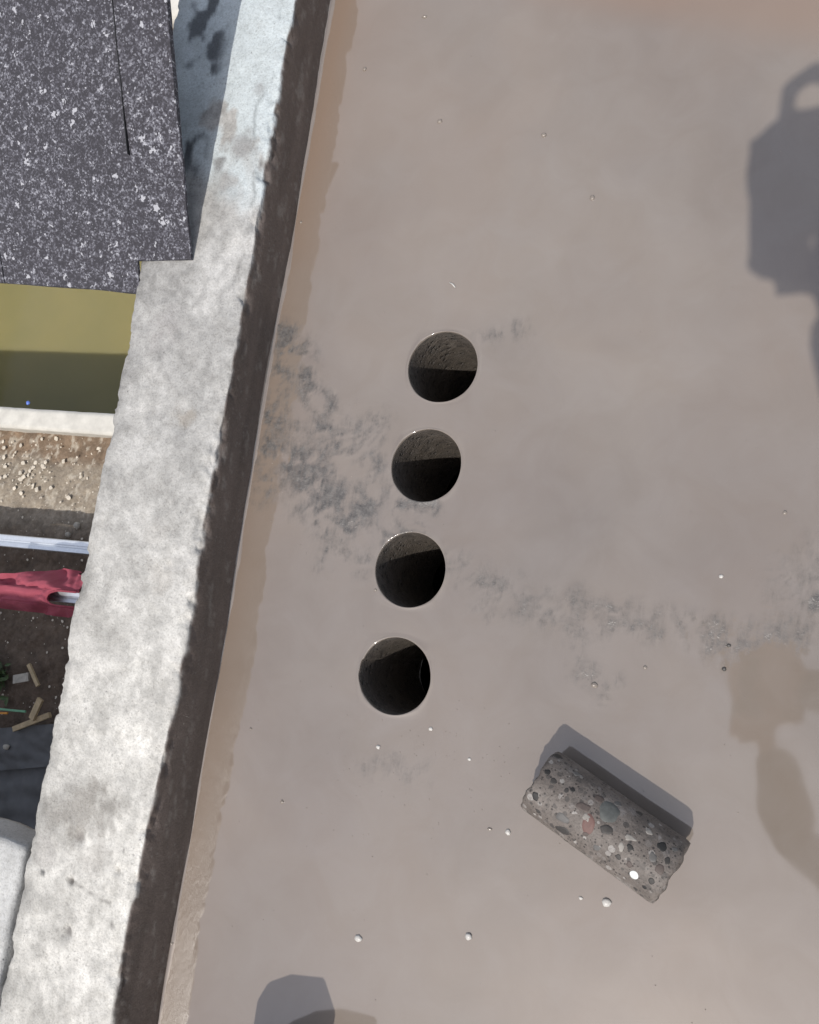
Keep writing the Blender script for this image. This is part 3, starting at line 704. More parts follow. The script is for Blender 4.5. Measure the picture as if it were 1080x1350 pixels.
b = bmesh.new(); box_bm(b, -0.075, 0.026, 0.034, 0.020, 0.026, 0.003, Matrix.Rotation(0.2, 3, 'Z'), 0.0008); bmobj('neck_label', b, M_REDC, sh)

# stones, sticks, weeds, sheets in the yard
def stone_mesh(name, r, seed, flat=0.7, sub=2):
    bm = bmesh.new(); bmesh.ops.create_icosphere(bm, subdivisions=sub, radius=1.0)
    rnd = random.Random(seed); ax = Vector((rnd.uniform(.8, 1.25), rnd.uniform(.7, 1.0), flat))
    for v in bm.verts:
        d = 1+0.35*mnoise.noise(v.co*1.3+Vector((seed*3.1, seed, 0)))+0.12*mnoise.noise(v.co*4+Vector((seed, 0, 9)))
        v.co = Vector((v.co.x*ax.x, v.co.y*ax.y, v.co.z*ax.z))*d*r
    me = bpy.data.meshes.new(name); bm.to_mesh(me); bm.free(); return me
M_STONE = simple('pale_stone', (0.40, 0.37, 0.32), 0.9, 0.2, 40)
for px, py, r, lab in ((102, 693, 0.026, 'pale grey stone on shaded soil just below the kerb edge'), (90, 705, 0.024, 'second pale stone, partly behind the bare metal rail')):
    p = at(px, py, GZ+0.01); o = link('stone', stone_mesh('stone', r, int(px)), M_STONE); o.location = p; tag(o, lab, 'stone', 'stones in the yard')
M_CHIP = simple('plaster_rubble', (0.60, 0.54, 0.45), 0.9, 0.25, 30)
def joined(name, items, mat, kind='stuff'):
    vs, fs, k = [], [], 0
    for me, M_ in items:
        for v in me.vertices: vs.append(M_ @ v.co)
        for p in me.polygons: fs.append(tuple(i+k for i in p.vertices))
        k += len(me.vertices)
    return link(name, pydata(name, vs, fs), mat, None, False)
rub = [stone_mesh('t', 0.011, s, 0.28, 1) for s in range(8)]
items = []
for k in range(520):
    if k < 90: px, py = random.gauss(38, 22), random.gauss(618, 22)
    else: px, py = random.uniform(-30, 150), random.uniform(578, 960)
    if py < 576: continue
    p = at(px, py, GZ); s = random.choice((0.3, 0.35, 0.45, 0.6, 0.8, 1.5)) * (1.0 if py < 690 else 0.55)
    items.append((random.choice(rub), Matrix.Translation((p.x, p.y, GZ+0.008)) @ Matrix.Rotation(random.uniform(0, 6), 4, 'Z') @ Matrix.Scale(s, 4)))
tag(joined('rubble', items, M_CHIP), 'plaster rubble and chips scattered on the soil', kind='stuff')
M_PLY = simple('raw_wood', (0.44, 0.34, 0.21), 0.8, 0.2, 40)
def stick(name, pA, pB, w, t, mat, lab, cat, z=GZ+0.05, grp=None):
    a, b = at(*pA, z), at(*pB, z+0.01); d = b-a; L = d.length
    o = empty(name, (a+b)/2) if False else None
    bm = bmesh.new(); box_bm(bm, 0, 0, 0, L, w, t, None, 0.002)
    for v in bm.verts: v.co.y += 0.006*mnoise.noise(Vector((v.co.x*9, 1, 0))); v.co.z += 0.004*mnoise.noise(Vector((v.co.x*7, v.co.y*20, 2)))
    o = bmobj(name, bm, mat, None, False); o.location = (a+b)/2; o.rotation_euler = (0, -math.asin(max(-1, min(1, d.z/L))), math.atan2(d.y, d.x))
    return tag(o, lab, cat, grp)
stick('wood_offcut', (18, 961), (66, 942), 0.030, 0.022, M_PLY, 'long raw wood offcut lowest in the yard, touching the dark sheet', 'wood', GZ+0.10, 'wood scraps in the yard')
stick('wood_offcut', (42, 948), (54, 922), 0.040, 0.018, M_PLY, 'short raw wood offcut leaning on the long offcut', 'wood', GZ+0.13, 'wood scraps in the yard')
stick('wood_offcut', (38, 876), (50, 905), 0.022, 0.016, M_PLY, 'thin pale splinter of wood beside the weeds', 'wood', GZ+0.09, 'wood scraps in the yard')
stick('wood_offcut', (18, 896), (38, 893), 0.05, 0.012, M_STONE, 'grey flat scrap of board beside the weeds', 'wood', GZ+0.07, 'wood scraps in the yard')
M_GREEN = simple('green_plastic', (0.16, 0.36, 0.22), 0.5, 0.15); M_ORANGE = simple('orange_plastic', (0.6, 0.25, 0.04), 0.5, 0.15)
stick('plastic_strip', (-8, 934), (34, 938), 0.012, 0.010, M_GREEN, 'thin green plastic strip above the wood offcuts', 'strip', GZ+0.11)
stick('plastic_strip', (-10, 940), (10, 941), 0.012, 0.010, M_ORANGE, 'thin orange plastic strip at the left edge under the green strip', 'strip', GZ+0.10)
# weeds
m = Mat('weed_leaf'); n1 = m.noise(25, 3); c = m.mix(m.ramp(n1, (0.3, 0.0), (0.7, 1.0)), (0.03, 0.06, 0.02), (0.07, 0.11, 0.035)); M_WEED = m.set(col=c, rough=0.6)
wp = at(2, 890, GZ); weed = empty('weed', wp); tag(weed, 'dark green leafy weed at the left edge below the shirt', 'plant')
vs, fs = [], []; rw = random.Random(5)
for k in range(150):
    a = rw.uniform(0, 6.28); rr_ = abs(rw.gauss(0, 0.075)); h = rw.uniform(0.02, 0.16); c0 = Vector((math.cos(a)*rr_, math.sin(a)*rr_, h))
    d = Vector((rw.gauss(0, 1), rw.gauss(0, 1), rw.gauss(0, 0.4))).normalized(); n = d.cross(Vector((rw.gauss(0, .3), rw.gauss(0, .3), 1))).normalized(); L = rw.uniform(0.018, 0.042)
    i = len(vs); vs += [c0-d*L, c0+n*L*0.4+Vector((0, 0, .004)), c0+d*L, c0-n*L*0.4+Vector((0, 0, .004))]; fs += [(i, i+1, i+2), (i, i+2, i+3)]
link('foliage', pydata('foliage', vs, fs), M_WEED, weed, False)
for k in range(5):
    a = k*1.3; v, f = tube([(0, 0, -0.02), (0.03*math.cos(a), 0.03*math.sin(a), 0.07), (0.06*math.cos(a), 0.06*math.sin(a), 0.14)], [0.004, 0.003, 0.002], 6); link('stem', pydata('stem', v, f), M_WEED, weed)
# dark sheets lying at the bottom of the yard
M_TARP = simple('dark_sheet', (0.10, 0.10, 0.102), 0.6, 0.2, 8, bumpd=0.004)
def tarp(pys, zz, lab, sd):
    c = [at(-25, pys[0], zz), at(75, pys[0]-8, zz), at(70, pys[1]-8, zz), at(-25, pys[1], zz)]
    nU, nV = 46, 30; vv = []
    for i in range(nU):
        for j in range(nV):
            u, t = i/(nU-1), j/(nV-1); p = (c[0]*(1-u)+c[1]*u)*(1-t)+(c[3]*(1-u)+c[2]*u)*t
            vv.append((p.x, p.y, p.z+0.022*mnoise.noise(Vector((p.x*4+sd, p.y*14, sd)))+0.010*mnoise.noise(Vector((p.x*16, p.y*22, sd)))))
    q = gridquads(nU, nV); vv = np.array(vv); k = len(vv); v2 = vv-np.array([0, 0, 0.006]); q2 = q[:, ::-1]+k
    me = npmesh('dark_sheet', np.concatenate([vv, v2]), np.concatenate([q, q2])); o = link('dark_sheet', me, M_TARP); return tag(o, lab, 'sheet', 'dark sheets in the yard')
tarp((1012, 1190), GZ+0.06, 'dark grey sheet lying next to the pale concrete block', 2.0)
tarp((962, 1018), GZ+0.085, 'dark grey sheet edge lying just below the wood offcuts', 6.0)
p = at(8, 985, GZ+0.11); o = link('stone', stone_mesh('stone', 0.02, 77), M_STONE); o.location = p; tag(o, 'small stone lying on the dark sheet', 'stone', 'stones in the yard')
p = at(37, 531, -2.89); o = link('blue_scrap', stone_mesh('blue_scrap', 0.014, 5), simple('blue_plastic', (0.12, 0.2, 0.6), 0.4, 0.1)); o.location = p; tag(o, 'tiny blue plastic scrap on the inner edge of the white rim', 'scrap')

# ------------------------------------------------------------------ the loose drilled core
CR = 0.0405
CU = Vector((0.914, -0.406, 0)).normalized(); CN = Vector((-CU.y, CU.x, 0))
CC = CU*0.6675 + CN*(-0.0885) + Vector((0, 0, CR-0.0012)); CL = 0.174
core = empty('concrete_core', CC-Vector((0, 0, CR-0.0012))); tag(core, 'loose drilled concrete core with cut pebbles showing, lying on the slurry', 'core')
nS, nL = 96, 80; vs = []
for i in range(nL+1):
    t = i/nL; x = (t-0.5)*CL; e = min(t, 1-t)*CL
    for k in range(nS):
        a = 2*math.pi*k/nS; d = Vector((x*60, math.cos(a)*3, math.sin(a)*3))
        chipd = max(0.0, 1-e/0.006)
        r = CR*(1+0.006*mnoise.noise(d*0.6)) - 0.0022*chipd*chipd*(0.5+0.9*abs(mnoise.noise(d*1.6+Vector((4, 0, 0)))))
        dx = (0.004*mnoise.noise(Vector((math.cos(a)*1.1, math.sin(a)*1.1, 3 if t < .5 else 8))) + 0.0018*mnoise.noise(Vector((math.cos(a)*5, math.sin(a)*5, 1)))) * max(0, 1-e/0.03)
        vs.append((x+dx, r*math.cos(a), r*math.sin(a)))
fs = [(i*nS+k, i*nS+(k+1) % nS, (i+1)*nS+(k+1) % nS, (i+1)*nS+k) for i in range(nL) for k in range(nS)]
for end in (0, nL):          # broken end faces, in rings
    prev = [end*nS+k for k in range(nS)]
    for rr_ in (0.8, 0.55, 0.3):
        cur = []
        for k in range(nS):
            b0 = Vector(vs[end*nS+k]); a = 2*math.pi*k/nS
            cur.append(len(vs)); vs.append((b0.x*0.25+0.75*((end/nL-0.5)*CL)+0.006*mnoise.noise(Vector((b0.y*rr_*60, b0.z*rr_*60, end))), b0.y*rr_, b0.z*rr_))
        for k in range(nS): 
            q = (prev[k], cur[k], cur[(k+1) % nS], prev[(k+1) % nS]); fs.append(q if end == 0 else q[::-1])
        prev = cur
    c = len(vs); vs.append(((end/nL-0.5)*CL, 0, 0))
    for k in range(nS): q = (prev[k], c, prev[(k+1) % nS]); fs.append(q if end == 0 else q[::-1])
def mat_core():
    m = Mat('cored_concrete')
    n1 = m.ramp(m.noise(45, 5, 0.6), (0.3, 0.0), (0.7, 1.0))
    c = m.mix(n1, (0.098, 0.082, 0.071), (0.185, 0.160, 0.142))
    v = m.n('ShaderNodeTexVoronoi'); m.l(m.obj(), v.inputs[0]); v.inputs['Scale'].default_value = 135
    s = m.n('ShaderNodeSeparateColor'); m.l(v.outputs['Color'], s.inputs[0])
    ag = m.ramp(m.math('SUBTRACT', m.math('MULTIPLY', s.outputs[0], 0.62), v.outputs['Distance']), (0.02, 0.0), (0.06, 1.0))
    agc = m.ramp(s.outputs[1], (0.0, (0.05, 0.045, 0.042)), (0.5, (0.11, 0.095, 0.085)), (0.8, (0.2, 0.18, 0.165)), (1.0, (0.32, 0.30, 0.28)))
    c = m.mix(m.math('MULTIPLY', ag, 0.85), c, agc)
    v2 = m.n('ShaderNodeTexVoronoi'); m.l(m.obj(), v2.inputs[0]); v2.inputs['Scale'].default_value = 260
    s2 = m.n('ShaderNodeSeparateColor'); m.l(v2.outputs['Color'], s2.inputs[0])
    pit = m.ramp(m.math('SUBTRACT', m.math('MULTIPLY', s2.outputs[0], 0.42), v2.outputs['Distance']), (0.02, 0.0), (0.06, 1.0))
    c = m.mix(m.math('MULTIPLY', pit, 0.85), c, (0.035, 0.03, 0.028))
    c = m.mix(m.math('MULTIPLY', m.ramp(m.noise(420, 3, 0.8), (0.36, 1.0), (0.5, 0.0)), 0.5), c, (0.05, 0.044, 0.04))
    wh = m.ramp(m.noise(28, 4, 0.6, dist=1.0), (0.60, 0.0), (0.72, 1.0))
    c = m.mix(m.math('MULTIPLY', wh, 0.5), c, (0.36, 0.335, 0.32))
    h = m.math('SUBTRACT', m.noise(200, 4, 0.6), pit)
    return m.set(col=c, rough=0.58, normal=m.bump(h, 0.6, 0.0018), ior=1.45)
M_CORE = mat_core()
body = link('core_body', pydata('core_body', vs, fs), M_CORE, core)
crot = math.atan2(CU.y, CU.x); core.rotation_euler = (0, 0, crot); body.location = (0, 0, CR-0.0012)
# cut pebbles flush in the side of the core
def core_hit(px, py):
    d = np.array([px-540.0, py-675.0, FPX]); dw = Vector((d@XW, d@YW, d@ZW)).normalized(); o_ = Vector(CAM)-CC
    dl = Vector((dw.dot(CU), dw.dot(CN), dw.z)); ol = Vector((o_.dot(CU), o_.dot(CN), o_.z))
    A_ = dl.y**2+dl.z**2; B_ = ol.y*dl.y+ol.z*dl.z; C_ = ol.y**2+ol.z**2-CR**2; D_ = B_*B_-A_*C_
    if D_ < 0: return None
    p_ = ol+dl*((-B_-math.sqrt(D_))/A_); return p_.x, math.atan2(p_.z, p_.y)
def pmat(c, r=0.6): return simple('pebble', c, r, 0.18, 160, bumpd=0.0004)
PM = {k: pmat(c) for k, c in dict(white=(0.68, 0.70, 0.68), red=(0.14, 0.078, 0.067), green=(0.098, 0.102, 0.096), dark=(0.042, 0.038, 0.035), black=(0.02, 0.019, 0.018), grey=(0.11, 0.105, 0.10), brown=(0.085, 0.066, 0.058), pale=(0.27, 0.25, 0.225)).items()}
PEB = [(836, 1154, 5.6, 5.8, 'white', 0.05), (776, 1087, 8, 13, 'red', 0.15), (773, 1078, 5, 5, 'pale', .3), (804, 1070, 13, 14, 'green', 0.2), (741, 1095, 10, 6, 'dark', .3), (706, 1050, 4.5, 6, 'black', .3), (710, 1070, 3.4, 3.4, 'dark', .2),
       (800, 1094, 8, 6, 'dark', .3), (742, 1079, 9, 6, 'grey', .35), (769, 1064, 9, 6, 'brown', .3), (873, 1116, 6, 6, 'black', .25), (861, 1131, 4.5, 6, 'grey', .3), (870, 1146, 5.5, 6, 'brown', .25),
       (859, 1162, 4, 4.5, 'dark', .2), (831, 1105, 7, 3.6, 'pale', .5), (819, 1117, 3.6, 5, 'pale', .5), (856, 1097, 4.5, 4, 'pale', .4), (831, 1117, 4, 4, 'black', .3), (736, 997, 7, 5, 'dark', .4), (722, 1018, 4, 4, 'black', .3),
       (730, 1030, 4, 4, 'dark', .3), (755, 1041, 3.5, 3, 'black', .2), (747, 1042, 3, 3.5, 'dark', .2), (790, 1053, 6, 5, 'brown', .3), (815, 1060, 5, 4, 'grey', .3), (843, 1072, 5, 4, 'dark', .3), (760, 1020, 5, 4, 'grey', .3), (715, 1088, 3.2, 3, 'black', .2),
       (850, 1170, 3, 3, 'black', .2), (838, 1172, 3, 3.4, 'dark', .2), (815, 1130, 4, 3.5, 'dark', .3), (787, 1118, 5, 4, 'grey', .3), (890, 1120, 4, 3, 'grey', .3), (880, 1135, 3.5, 5, 'dark', .4), (772, 1100, 4, 3, 'brown', .3), (830, 1140, 4, 4, 'brown', .3)]
for k, (px, py, a_, b_, cname, irr) in enumerate(PEB):
    hit = core_hit(px, py)
    if hit is None: continue
    x0, t0 = hit; sc = 0.00098; n = 26; v = []
    a_, b_ = a_*0.92, b_*0.92
    for ring_, lift in ((0.0, 0.00022), (0.55, 0.00021), (0.93, 0.00018), (1.0, -0.0003)):
        for q in range(n if ring_ else 1):
            an = 2*math.pi*q/n; rr_ = ring_*(1+irr*1.2*mnoise.noise(Vector((math.cos(an)*1.0+k*7, math.sin(an)*1.3, k))))
            dx = math.cos(an)*a_*sc*rr_; dyy = math.sin(an)*b_*sc*rr_
            uu = dx*math.cos(-crot)+dyy*-math.sin(-crot)*-1 if False else dx*math.cos(crot)+dyy*math.sin(crot)*1
            vv_ = -dx*math.sin(crot)+dyy*math.cos(crot)
            th = t0 - vv_/CR; rad = CR+lift
            v.append((x0+uu, rad*math.cos(th), rad*math.sin(th)+CR-0.0012))
    f = [(0, 1+q, 1+(q+1) % n) for q in range(n)]+[(1+r_*n+q, 1+(r_+1)*n+q, 1+(r_+1)*n+(q+1) % n, 1+r_*n+(q+1) % n) for r_ in range(2) for q in range(n)]
    me = pydata('cut_pebble', v, f); bm = bmesh.new(); bm.from_mesh(me); bmesh.ops.recalc_face_normals(bm, faces=bm.faces)
    if sum((fc.normal.dot(Vector((0, fc.calc_center_median().y, fc.calc_center_median().z-CR))) for fc in bm.faces)) < 0: bmesh.ops.reverse_faces(bm, faces=bm.faces)
    bm.to_mesh(me); bm.free(); link('cut_pebble', me, PM[cname], core)

# ------------------------------------------------------------------ grains and bubbles lying in the slurry
M_GRAIN = simple('slurry_coated_grain', (0.24, 0.205, 0.175), 0.2, 0.2, 120, bumpd=0.0006, ior=1.6)
M_WGRAIN = simple('pale_grain', (0.5, 0.48, 0.45), 0.35, 0.15, 120, bumpd=0.0006)
M_DGRAIN = simple('dark_grain', (0.07, 0.065, 0.06), 0.35, 0.2, 120)
GR = [(717, 178, 4.0, 0, 'slurry coated grain right of the upper pair, well above the top hole'), (580, 160, 4.0, 0, 'slurry coated grain on the upper floor, above the top hole'), (481, 91, 3.6, 0, 'slurry coated grain near the upper end of the kerb'),
      (781, 261, 4.0, 0, 'slurry coated grain left of the head-like shadow'), (560, 22, 3.6, 0, 'slurry coated grain topmost on the floor'), (397, 293, 2.6, 0, 'small grain next to the shaded kerb foot, above the bare patch'),
      (473, 1237, 5.0, 1, 'pale grain below the row of holes, left of a similar one'), (618, 1235, 5.2, 1, 'largest pale grain, lower centre of the floor'), (800, 1190, 5.6, 1, 'white chip just below the loose core'), (766, 1184, 2.4, 1, 'tiny pale grain left of the white chip below the core'),
      (670, 1097, 4.2, 1, 'pale grain just left of the loose core'), (646, 1093, 2.8, 0, 'small grain beside the pale grain left of the core'), (499, 985, 3.0, 1, 'pale grain just below the chipped hole'), (568, 961, 2.8, 1, 'small pale grain right below the chipped hole'),
      (372, 1057, 2.6, 0, 'small grain halfway between kerb and core'), (238, 1163, 4.0, 0, 'upper of two lumps of slurry at the kerb foot'), (226, 1243, 4.0, 0, 'lower of two lumps of slurry at the kerb foot'), (851, 880, 3.0, 0, 'small grain under the faint streak, above the core'),
      (784, 903, 4.4, 0, 'grain in the small bare spot above the core'), (961, 851, 2.6, 2, 'dark speck at the corner of the brown reflection'), (955, 882, 3.4, 2, 'dark grain just below the corner of the brown reflection'), (495, 778, 3.0, 0, 'bubble-like grain touching the third hole'),
      (619, 1001, 2.4, 1, 'tiny pale grain left of the upper end of the core'), (331, 961, 2.2, 0, 'tiny grain near the kerb foot level with the chipped hole'), (951, 760, 2.6, 1, 'tiny bright grain near the right side above the brown reflection'), (1035, 676, 2.6, 0, 'tiny grain at the right side below the head-like shadow'), (874, 1172, 2.6, 1, 'bright speck at the lower end of the core')]
for k, (px, py, r, kind, lab) in enumerate(GR):
    p = at(px, py, 0); o = link('grain', stone_mesh('grain', r*0.00095, k+11, 0.55), (M_GRAIN, M_WGRAIN, M_DGRAIN)[kind]); o.location = (p.x, p.y, r*0.00012)
    tag(o, lab, 'grain', 'grains lying in the slurry')
p = at(597, 376, 0.001); v, f = tube([(-0.005, 0.004, 0), (0.0, 0.001, 0.0006), (0.0045, -0.0035, 0)], [0.0009, 0.0012, 0.0007], 6)
o = link('splinter', pydata('splinter', v, f), M_WGRAIN); o.location = p; tag(o, 'tiny white splinter lying above the top hole', 'splinter')
gm = [stone_mesh('t', 0.001, s, 0.8, 1) for s in range(60, 66)]; items = []
rg = random.Random(3)
for k in range(420):
    if k < 140: p = at(rg.gauss(570, 90), rg.gauss(1010, 60), 0)
    elif k < 240: p = at(rg.gauss(430, 60), rg.gauss(620, 80), 0)
    else: p = at(rg.uniform(260, 1080), rg.uniform(0, 1350), 0)
    if p.x < 0.01 or any((p-h).length < HR+0.004 for h in HOLES): continue
    items.append((rg.choice(gm), Matrix.Translation((p.x, p.y, 0.0001)) @ Matrix.Rotation(rg.uniform(0, 6), 4, 'Z') @ Matrix.Scale(rg.choice((0.3, 0.4, 0.5, 0.7, 0.9)), 4)))
tag(joined('grit', items, M_GRAIN), 'fine grit scattered over the wet floor', kind='stuff')

# ------------------------------------------------------------------ the phone and the person holding it (out of frame: shadow and reflection)
C0 = Vector(CAM)
def ph(r, u, b=0.0): return C0 + right*r + up*u + back*b
phone = empty('phone', C0 + back*0.006); phone.rotation_euler = Matrix((right, up, back)).transposed().to_euler(); tag(phone, 'phone held flat above the roof floor by the person', 'phone')
M_PHB = simple('phone_shell', (0.03, 0.032, 0.036), 0.3, 0.1); M_PHS = simple('phone_screen', (0.01, 0.01, 0.012), 0.08, 0.05)
bm = bmesh.new(); box_bm(bm, -0.018, -0.060, 0, 0.076, 0.158, 0.0076, None, 0.0025); bmobj('shell', bm, M_PHB, phone)
bm = bmesh.new(); box_bm(bm, -0.018, -0.060, 0.0042, 0.068, 0.148, 0.0006); bmobj('screen', bm, M_PHS, phone, False)
bm = bmesh.new(); bmesh.ops.create_circle(bm, segments=24, radius=0.007, cap_ends=True); bmesh.ops.translate(bm, verts=bm.verts, vec=(0, 0, -0.0041)); bmobj('lens', bm, M_PHS, phone, False)

def capsule(vs, fs, p0, r0, p1, r1, seg=14):
    p0, p1 = Vector(p0), Vector(p1); d = p1-p0; L = d.length
    if L < 1e-5: d = Vector((0, 0, 1))
    d.normalize(); a = d.orthogonal().normalized(); b = d.cross(a); rings = []
    for t in (80, 55, 30, 0): rings.append((p0-d*r0*math.sin(R(t)), r0*math.cos(R(t))))
    for t in (0, 30, 55, 80): rings.append((p1+d*r1*math.sin(R(t)), r1*math.cos(R(t))))
    i0 = len(vs)
    for c, r in rings:
        for k in range(seg): th = 2*math.pi*k/seg; vs.append(c+a*r*math.cos(th)+b*r*math.sin(th))
    n = len(rings)
    for i in range(n-1):
        for k in range(seg): fs.append((i0+i*seg+k, i0+i*seg+(k+1) % seg, i0+(i+1)*seg+(k+1) % seg, i0+(i+1)*seg+k))
    fs.append(tuple(i0+k for k in range(seg))[::-1]); fs.append(tuple(i0+(n-1)*seg+k for k in range(seg)))
def ellip(vs, fs, c, ax, rot=None):
    bm = bmesh.new(); bmesh.ops.create_uvsphere(bm, u_segments=20, v_segments=14, radius=1); i0 = len(vs)
    for v in bm.verts:
        p = Vector((v.co.x*ax[0], v.co.y*ax[1], v.co.z*ax[2])); vs.append((rot @ p if rot else p)+Vector(c))
    bm.verts.index_update()
    for f in bm.faces: fs.append(tuple(i0+v.index for v in f.verts))
    bm.free()
def fused(name, vs, fs, voxel, mat, parent, smooth=6):
    me = pydata(name+'_raw', vs, fs); t = bpy.data.objects.new('tmp', me); COL.objects.link(t)
    r = t.modifiers.new('r', 'REMESH'); r.mode = 'VOXEL'; r.voxel_size = voxel
    s = t.modifiers.new('s', 'SMOOTH'); s.factor = 0.5; s.iterations = smooth
    dg = bpy.context.evaluated_depsgraph_get(); me2 = bpy.data.meshes.new_from_object(t.evaluated_get(dg)); me2.name = name
    bpy.data.objects.remove(t); bpy.data.meshes.remove(me)
    o = link(name, me2, mat, parent); o.matrix_parent_inverse = Matrix.Translation(-Vector(parent.location)); return o
person = empty('person', (1.25, -0.61, 0.0)); tag(person, 'person in a dark jacket standing on the wet floor and holding a phone over it', 'person')
FW = Vector((-0.8, 0.6, 0)); RT = Vector((0.6, 0.8, 0)); UPV = Vector((0, 0, 1))
lsh, rsh = Vector((1.06, -0.68, 1.29)), Vector((1.264, -0.408, 1.29)); lel, rel = Vector((0.845, -0.515, 1.09)), Vector((1.07, -0.235, 1.13))
lwr, rwr = ph(0.062, -0.200, 0.0), ph(0.120, -0.040, 0.010)
nb = (lsh+rsh)/2+Vector((0, 0, 0.04)); hd = nb+FW*0.075+UPV*0.165; pel = Vector((1.27, -0.625, 0.91))
hips = [pel-RT*0.095, pel+RT*0.095]; knees = [hips[0]+Vector((-0.02, 0.0, -0.43)), hips[1]+Vector((-0.02, 0.02, -0.43))]
ank = [Vector((knees[i].x+0.03, knees[i].y-0.02, 0.09)) for i in (0, 1)]
ch = (nb*0.45+pel*0.55)+Vector((0, 0, 0.05)); ua = math.atan2(FW.y, FW.x)-math.pi/2; RZm = Matrix.Rotation(ua, 3, 'Z')
def torso(vs, fs, g):
    ellip(vs, fs, nb-UPV*0.16-FW*0.01, (0.165+g, 0.105+g, 0.20+g), RZm); ellip(vs, fs, ch, (0.145+g, 0.10+g, 0.20+g), RZm); ellip(vs, fs, pel+UPV*0.03, (0.155+g, 0.11+g, 0.14+g), RZm)
    capsule(vs, fs, lsh, 0.055+g, rsh, 0.055+g)
vs, fs = [], []; torso(vs, fs, 0.0)
capsule(vs, fs, nb-UPV*0.02, 0.058, hd-UPV*0.05-FW*0.01, 0.052)
tilt = Matrix.Rotation(ua, 3, 'Z') @ Matrix.Rotation(R(-38), 3, 'X')
ellip(vs, fs, hd, (0.074, 0.094, 0.112), tilt); ellip(vs, fs, hd+tilt @ Vector((0, 0.035, -0.055)), (0.054, 0.055, 0.06), tilt)          # skull, jaw
capsule(vs, fs, hd+tilt @ Vector((0, 0.088, 0.012)), 0.010, hd+tilt @ Vector((0, 0.108, -0.022)), 0.015)                                  # nose
ellip(vs, fs, hd+tilt @ Vector((0, 0.086, -0.058)), (0.026, 0.012, 0.009), tilt)                                                           # lips
for s_ in (-1, 1):
    ellip(vs, fs, hd+tilt @ Vector((0.078*s_, -0.01, -0.01)), (0.010, 0.020, 0.032), tilt); ellip(vs, fs, hd+tilt @ Vector((0.034*s_, 0.084, 0.026)), (0.022, 0.010, 0.007), tilt)
for a_, e_, w_ in ((lsh, lel, lwr), (rsh, rel, rwr)):
    capsule(vs, fs, a_, 0.050, e_, 0.040); capsule(vs, fs, e_, 0.041, w_, 0.027)
for i in (0, 1):
    capsule(vs, fs, hips[i], 0.085, knees[i], 0.058); capsule(vs, fs, knees[i], 0.058, ank[i], 0.040); capsule(vs, fs, ank[i]-UPV*0.045, 0.036, ank[i]+FW*0.15-UPV*0.055, 0.030)
def finger(pts, r=0.0085):
    for k in range(len(pts)-1): capsule(vs, fs, pts[k], r*(1-0.07*k), pts[k+1], r*(1-0.07*(k+1)), 10)
# left hand: palm under the lower right of the phone, fingers spread behind it, thumb on the screen
for q, (pr_, pu_) in enumerate(((0.030, -0.128), (0.037, -0.140), (0.044, -0.150), (0.050, -0.160))):
    capsule(vs, fs, lwr, 0.024, ph(pr_, pu_, 0.0), 0.014)
    tl_ = (0.9, 1.0, 0.94, 0.76)[q]; finger([ph(pr_, pu_, 0.0), ph(pr_-0.034*tl_, pu_+0.018-0.004*q, -0.013), ph(pr_-0.062*tl_, pu_+0.026-0.008*q, -0.014), ph(pr_-0.082*tl_, pu_+0.028-0.010*q, -0.012)])
capsule(vs, fs, lwr, 0.024, ph(0.048, -0.135, 0.012), 0.016); finger([ph(0.048, -0.135, 0.014), ph(0.022, -0.100, 0.026), ph(0.002, -0.080, 0.024)], 0.0105)
# right hand: palm on the right edge of the phone, forefinger arched over its top end
for pr_, pu_ in ((0.076, 0.028), (0.070, 0.004), (0.068, -0.020), (0.072, -0.044)): capsule(vs, fs, rwr, 0.025, ph(pr_, pu_, 0.004), 0.015)
finger([ph(0.076, 0.030, 0.004), ph(0.060, 0.082, 0.008), ph(0.028, 0.106, 0.008), ph(-0.006, 0.084, 0.006), ph(-0.012, 0.030, 0.004)], 0.0135)
finger([ph(0.070, 0.008, 0.004), ph(0.046, 0.052, 0.010), ph(0.010, 0.044, 0.016), ph(-0.026, 0.030, 0.016), ph(-0.052, 0.008, 0.014)], 0.0125)
capsule(vs, fs, ph(0.074, 0.026, 0.006), 0.022, ph(0.030, 0.012, 0.018), 0.016); capsule(vs, fs, ph(0.074, -0.03, 0.008), 0.026, ph(0.034, -0.05, 0.022), 0.018); capsule(vs, fs, ph(0.09, -0.05, 0.010), 0.028, ph(0.05, -0.09, 0.022), 0.020)
for pa_, ra_, pb_, rb_ in (((0.080, 0.03, 0.012), 0.026, (0.035, 0.03, 0.024), 0.020), ((0.085, 0.0, 0.014), 0.028, (0.03, 0.0, 0.028), 0.02), ((0.09, -0.03, 0.014), 0.03, (0.04, -0.04, 0.028), 0.02), ((0.10, -0.065, 0.014), 0.032, (0.045, -0.075, 0.026), 0.02), ((0.10, -0.10, 0.016), 0.03, (0.05, -0.115, 0.022), 0.022)): capsule(vs, fs, ph(*pa_), ra_, ph(*pb_), rb_)
capsule(vs, fs, ph(0.028, 0.022, 0.022), 0.018, ph(0.038, -0.125, 0.022), 0.020); capsule(vs, fs, ph(0.085, 0.01, 0.014), 0.026, ph(0.105, -0.10, 0.014), 0.030); capsule(vs, fs, ph(-0.046, 0.0, 0.012), 0.014, ph(-0.044, -0.055, 0.012), 0.015)
capsule(vs, fs, ph(-0.044, -0.135, 0.004), 0.014, ph(0.042, -0.150, 0.006), 0.018); capsule(vs, fs, ph(0.055, 0.030, 0.012), 0.022, ph(-0.012, 0.030, 0.014), 0.018); capsule(vs, fs, ph(-0.046, -0.018, 0.012), 0.017, ph(-0.044, -0.048, 0.012), 0.018)
capsule(vs, fs, ph(-0.024, 0.026, 0.010), 0.015, ph(-0.050, -0.010, 0.012), 0.012)
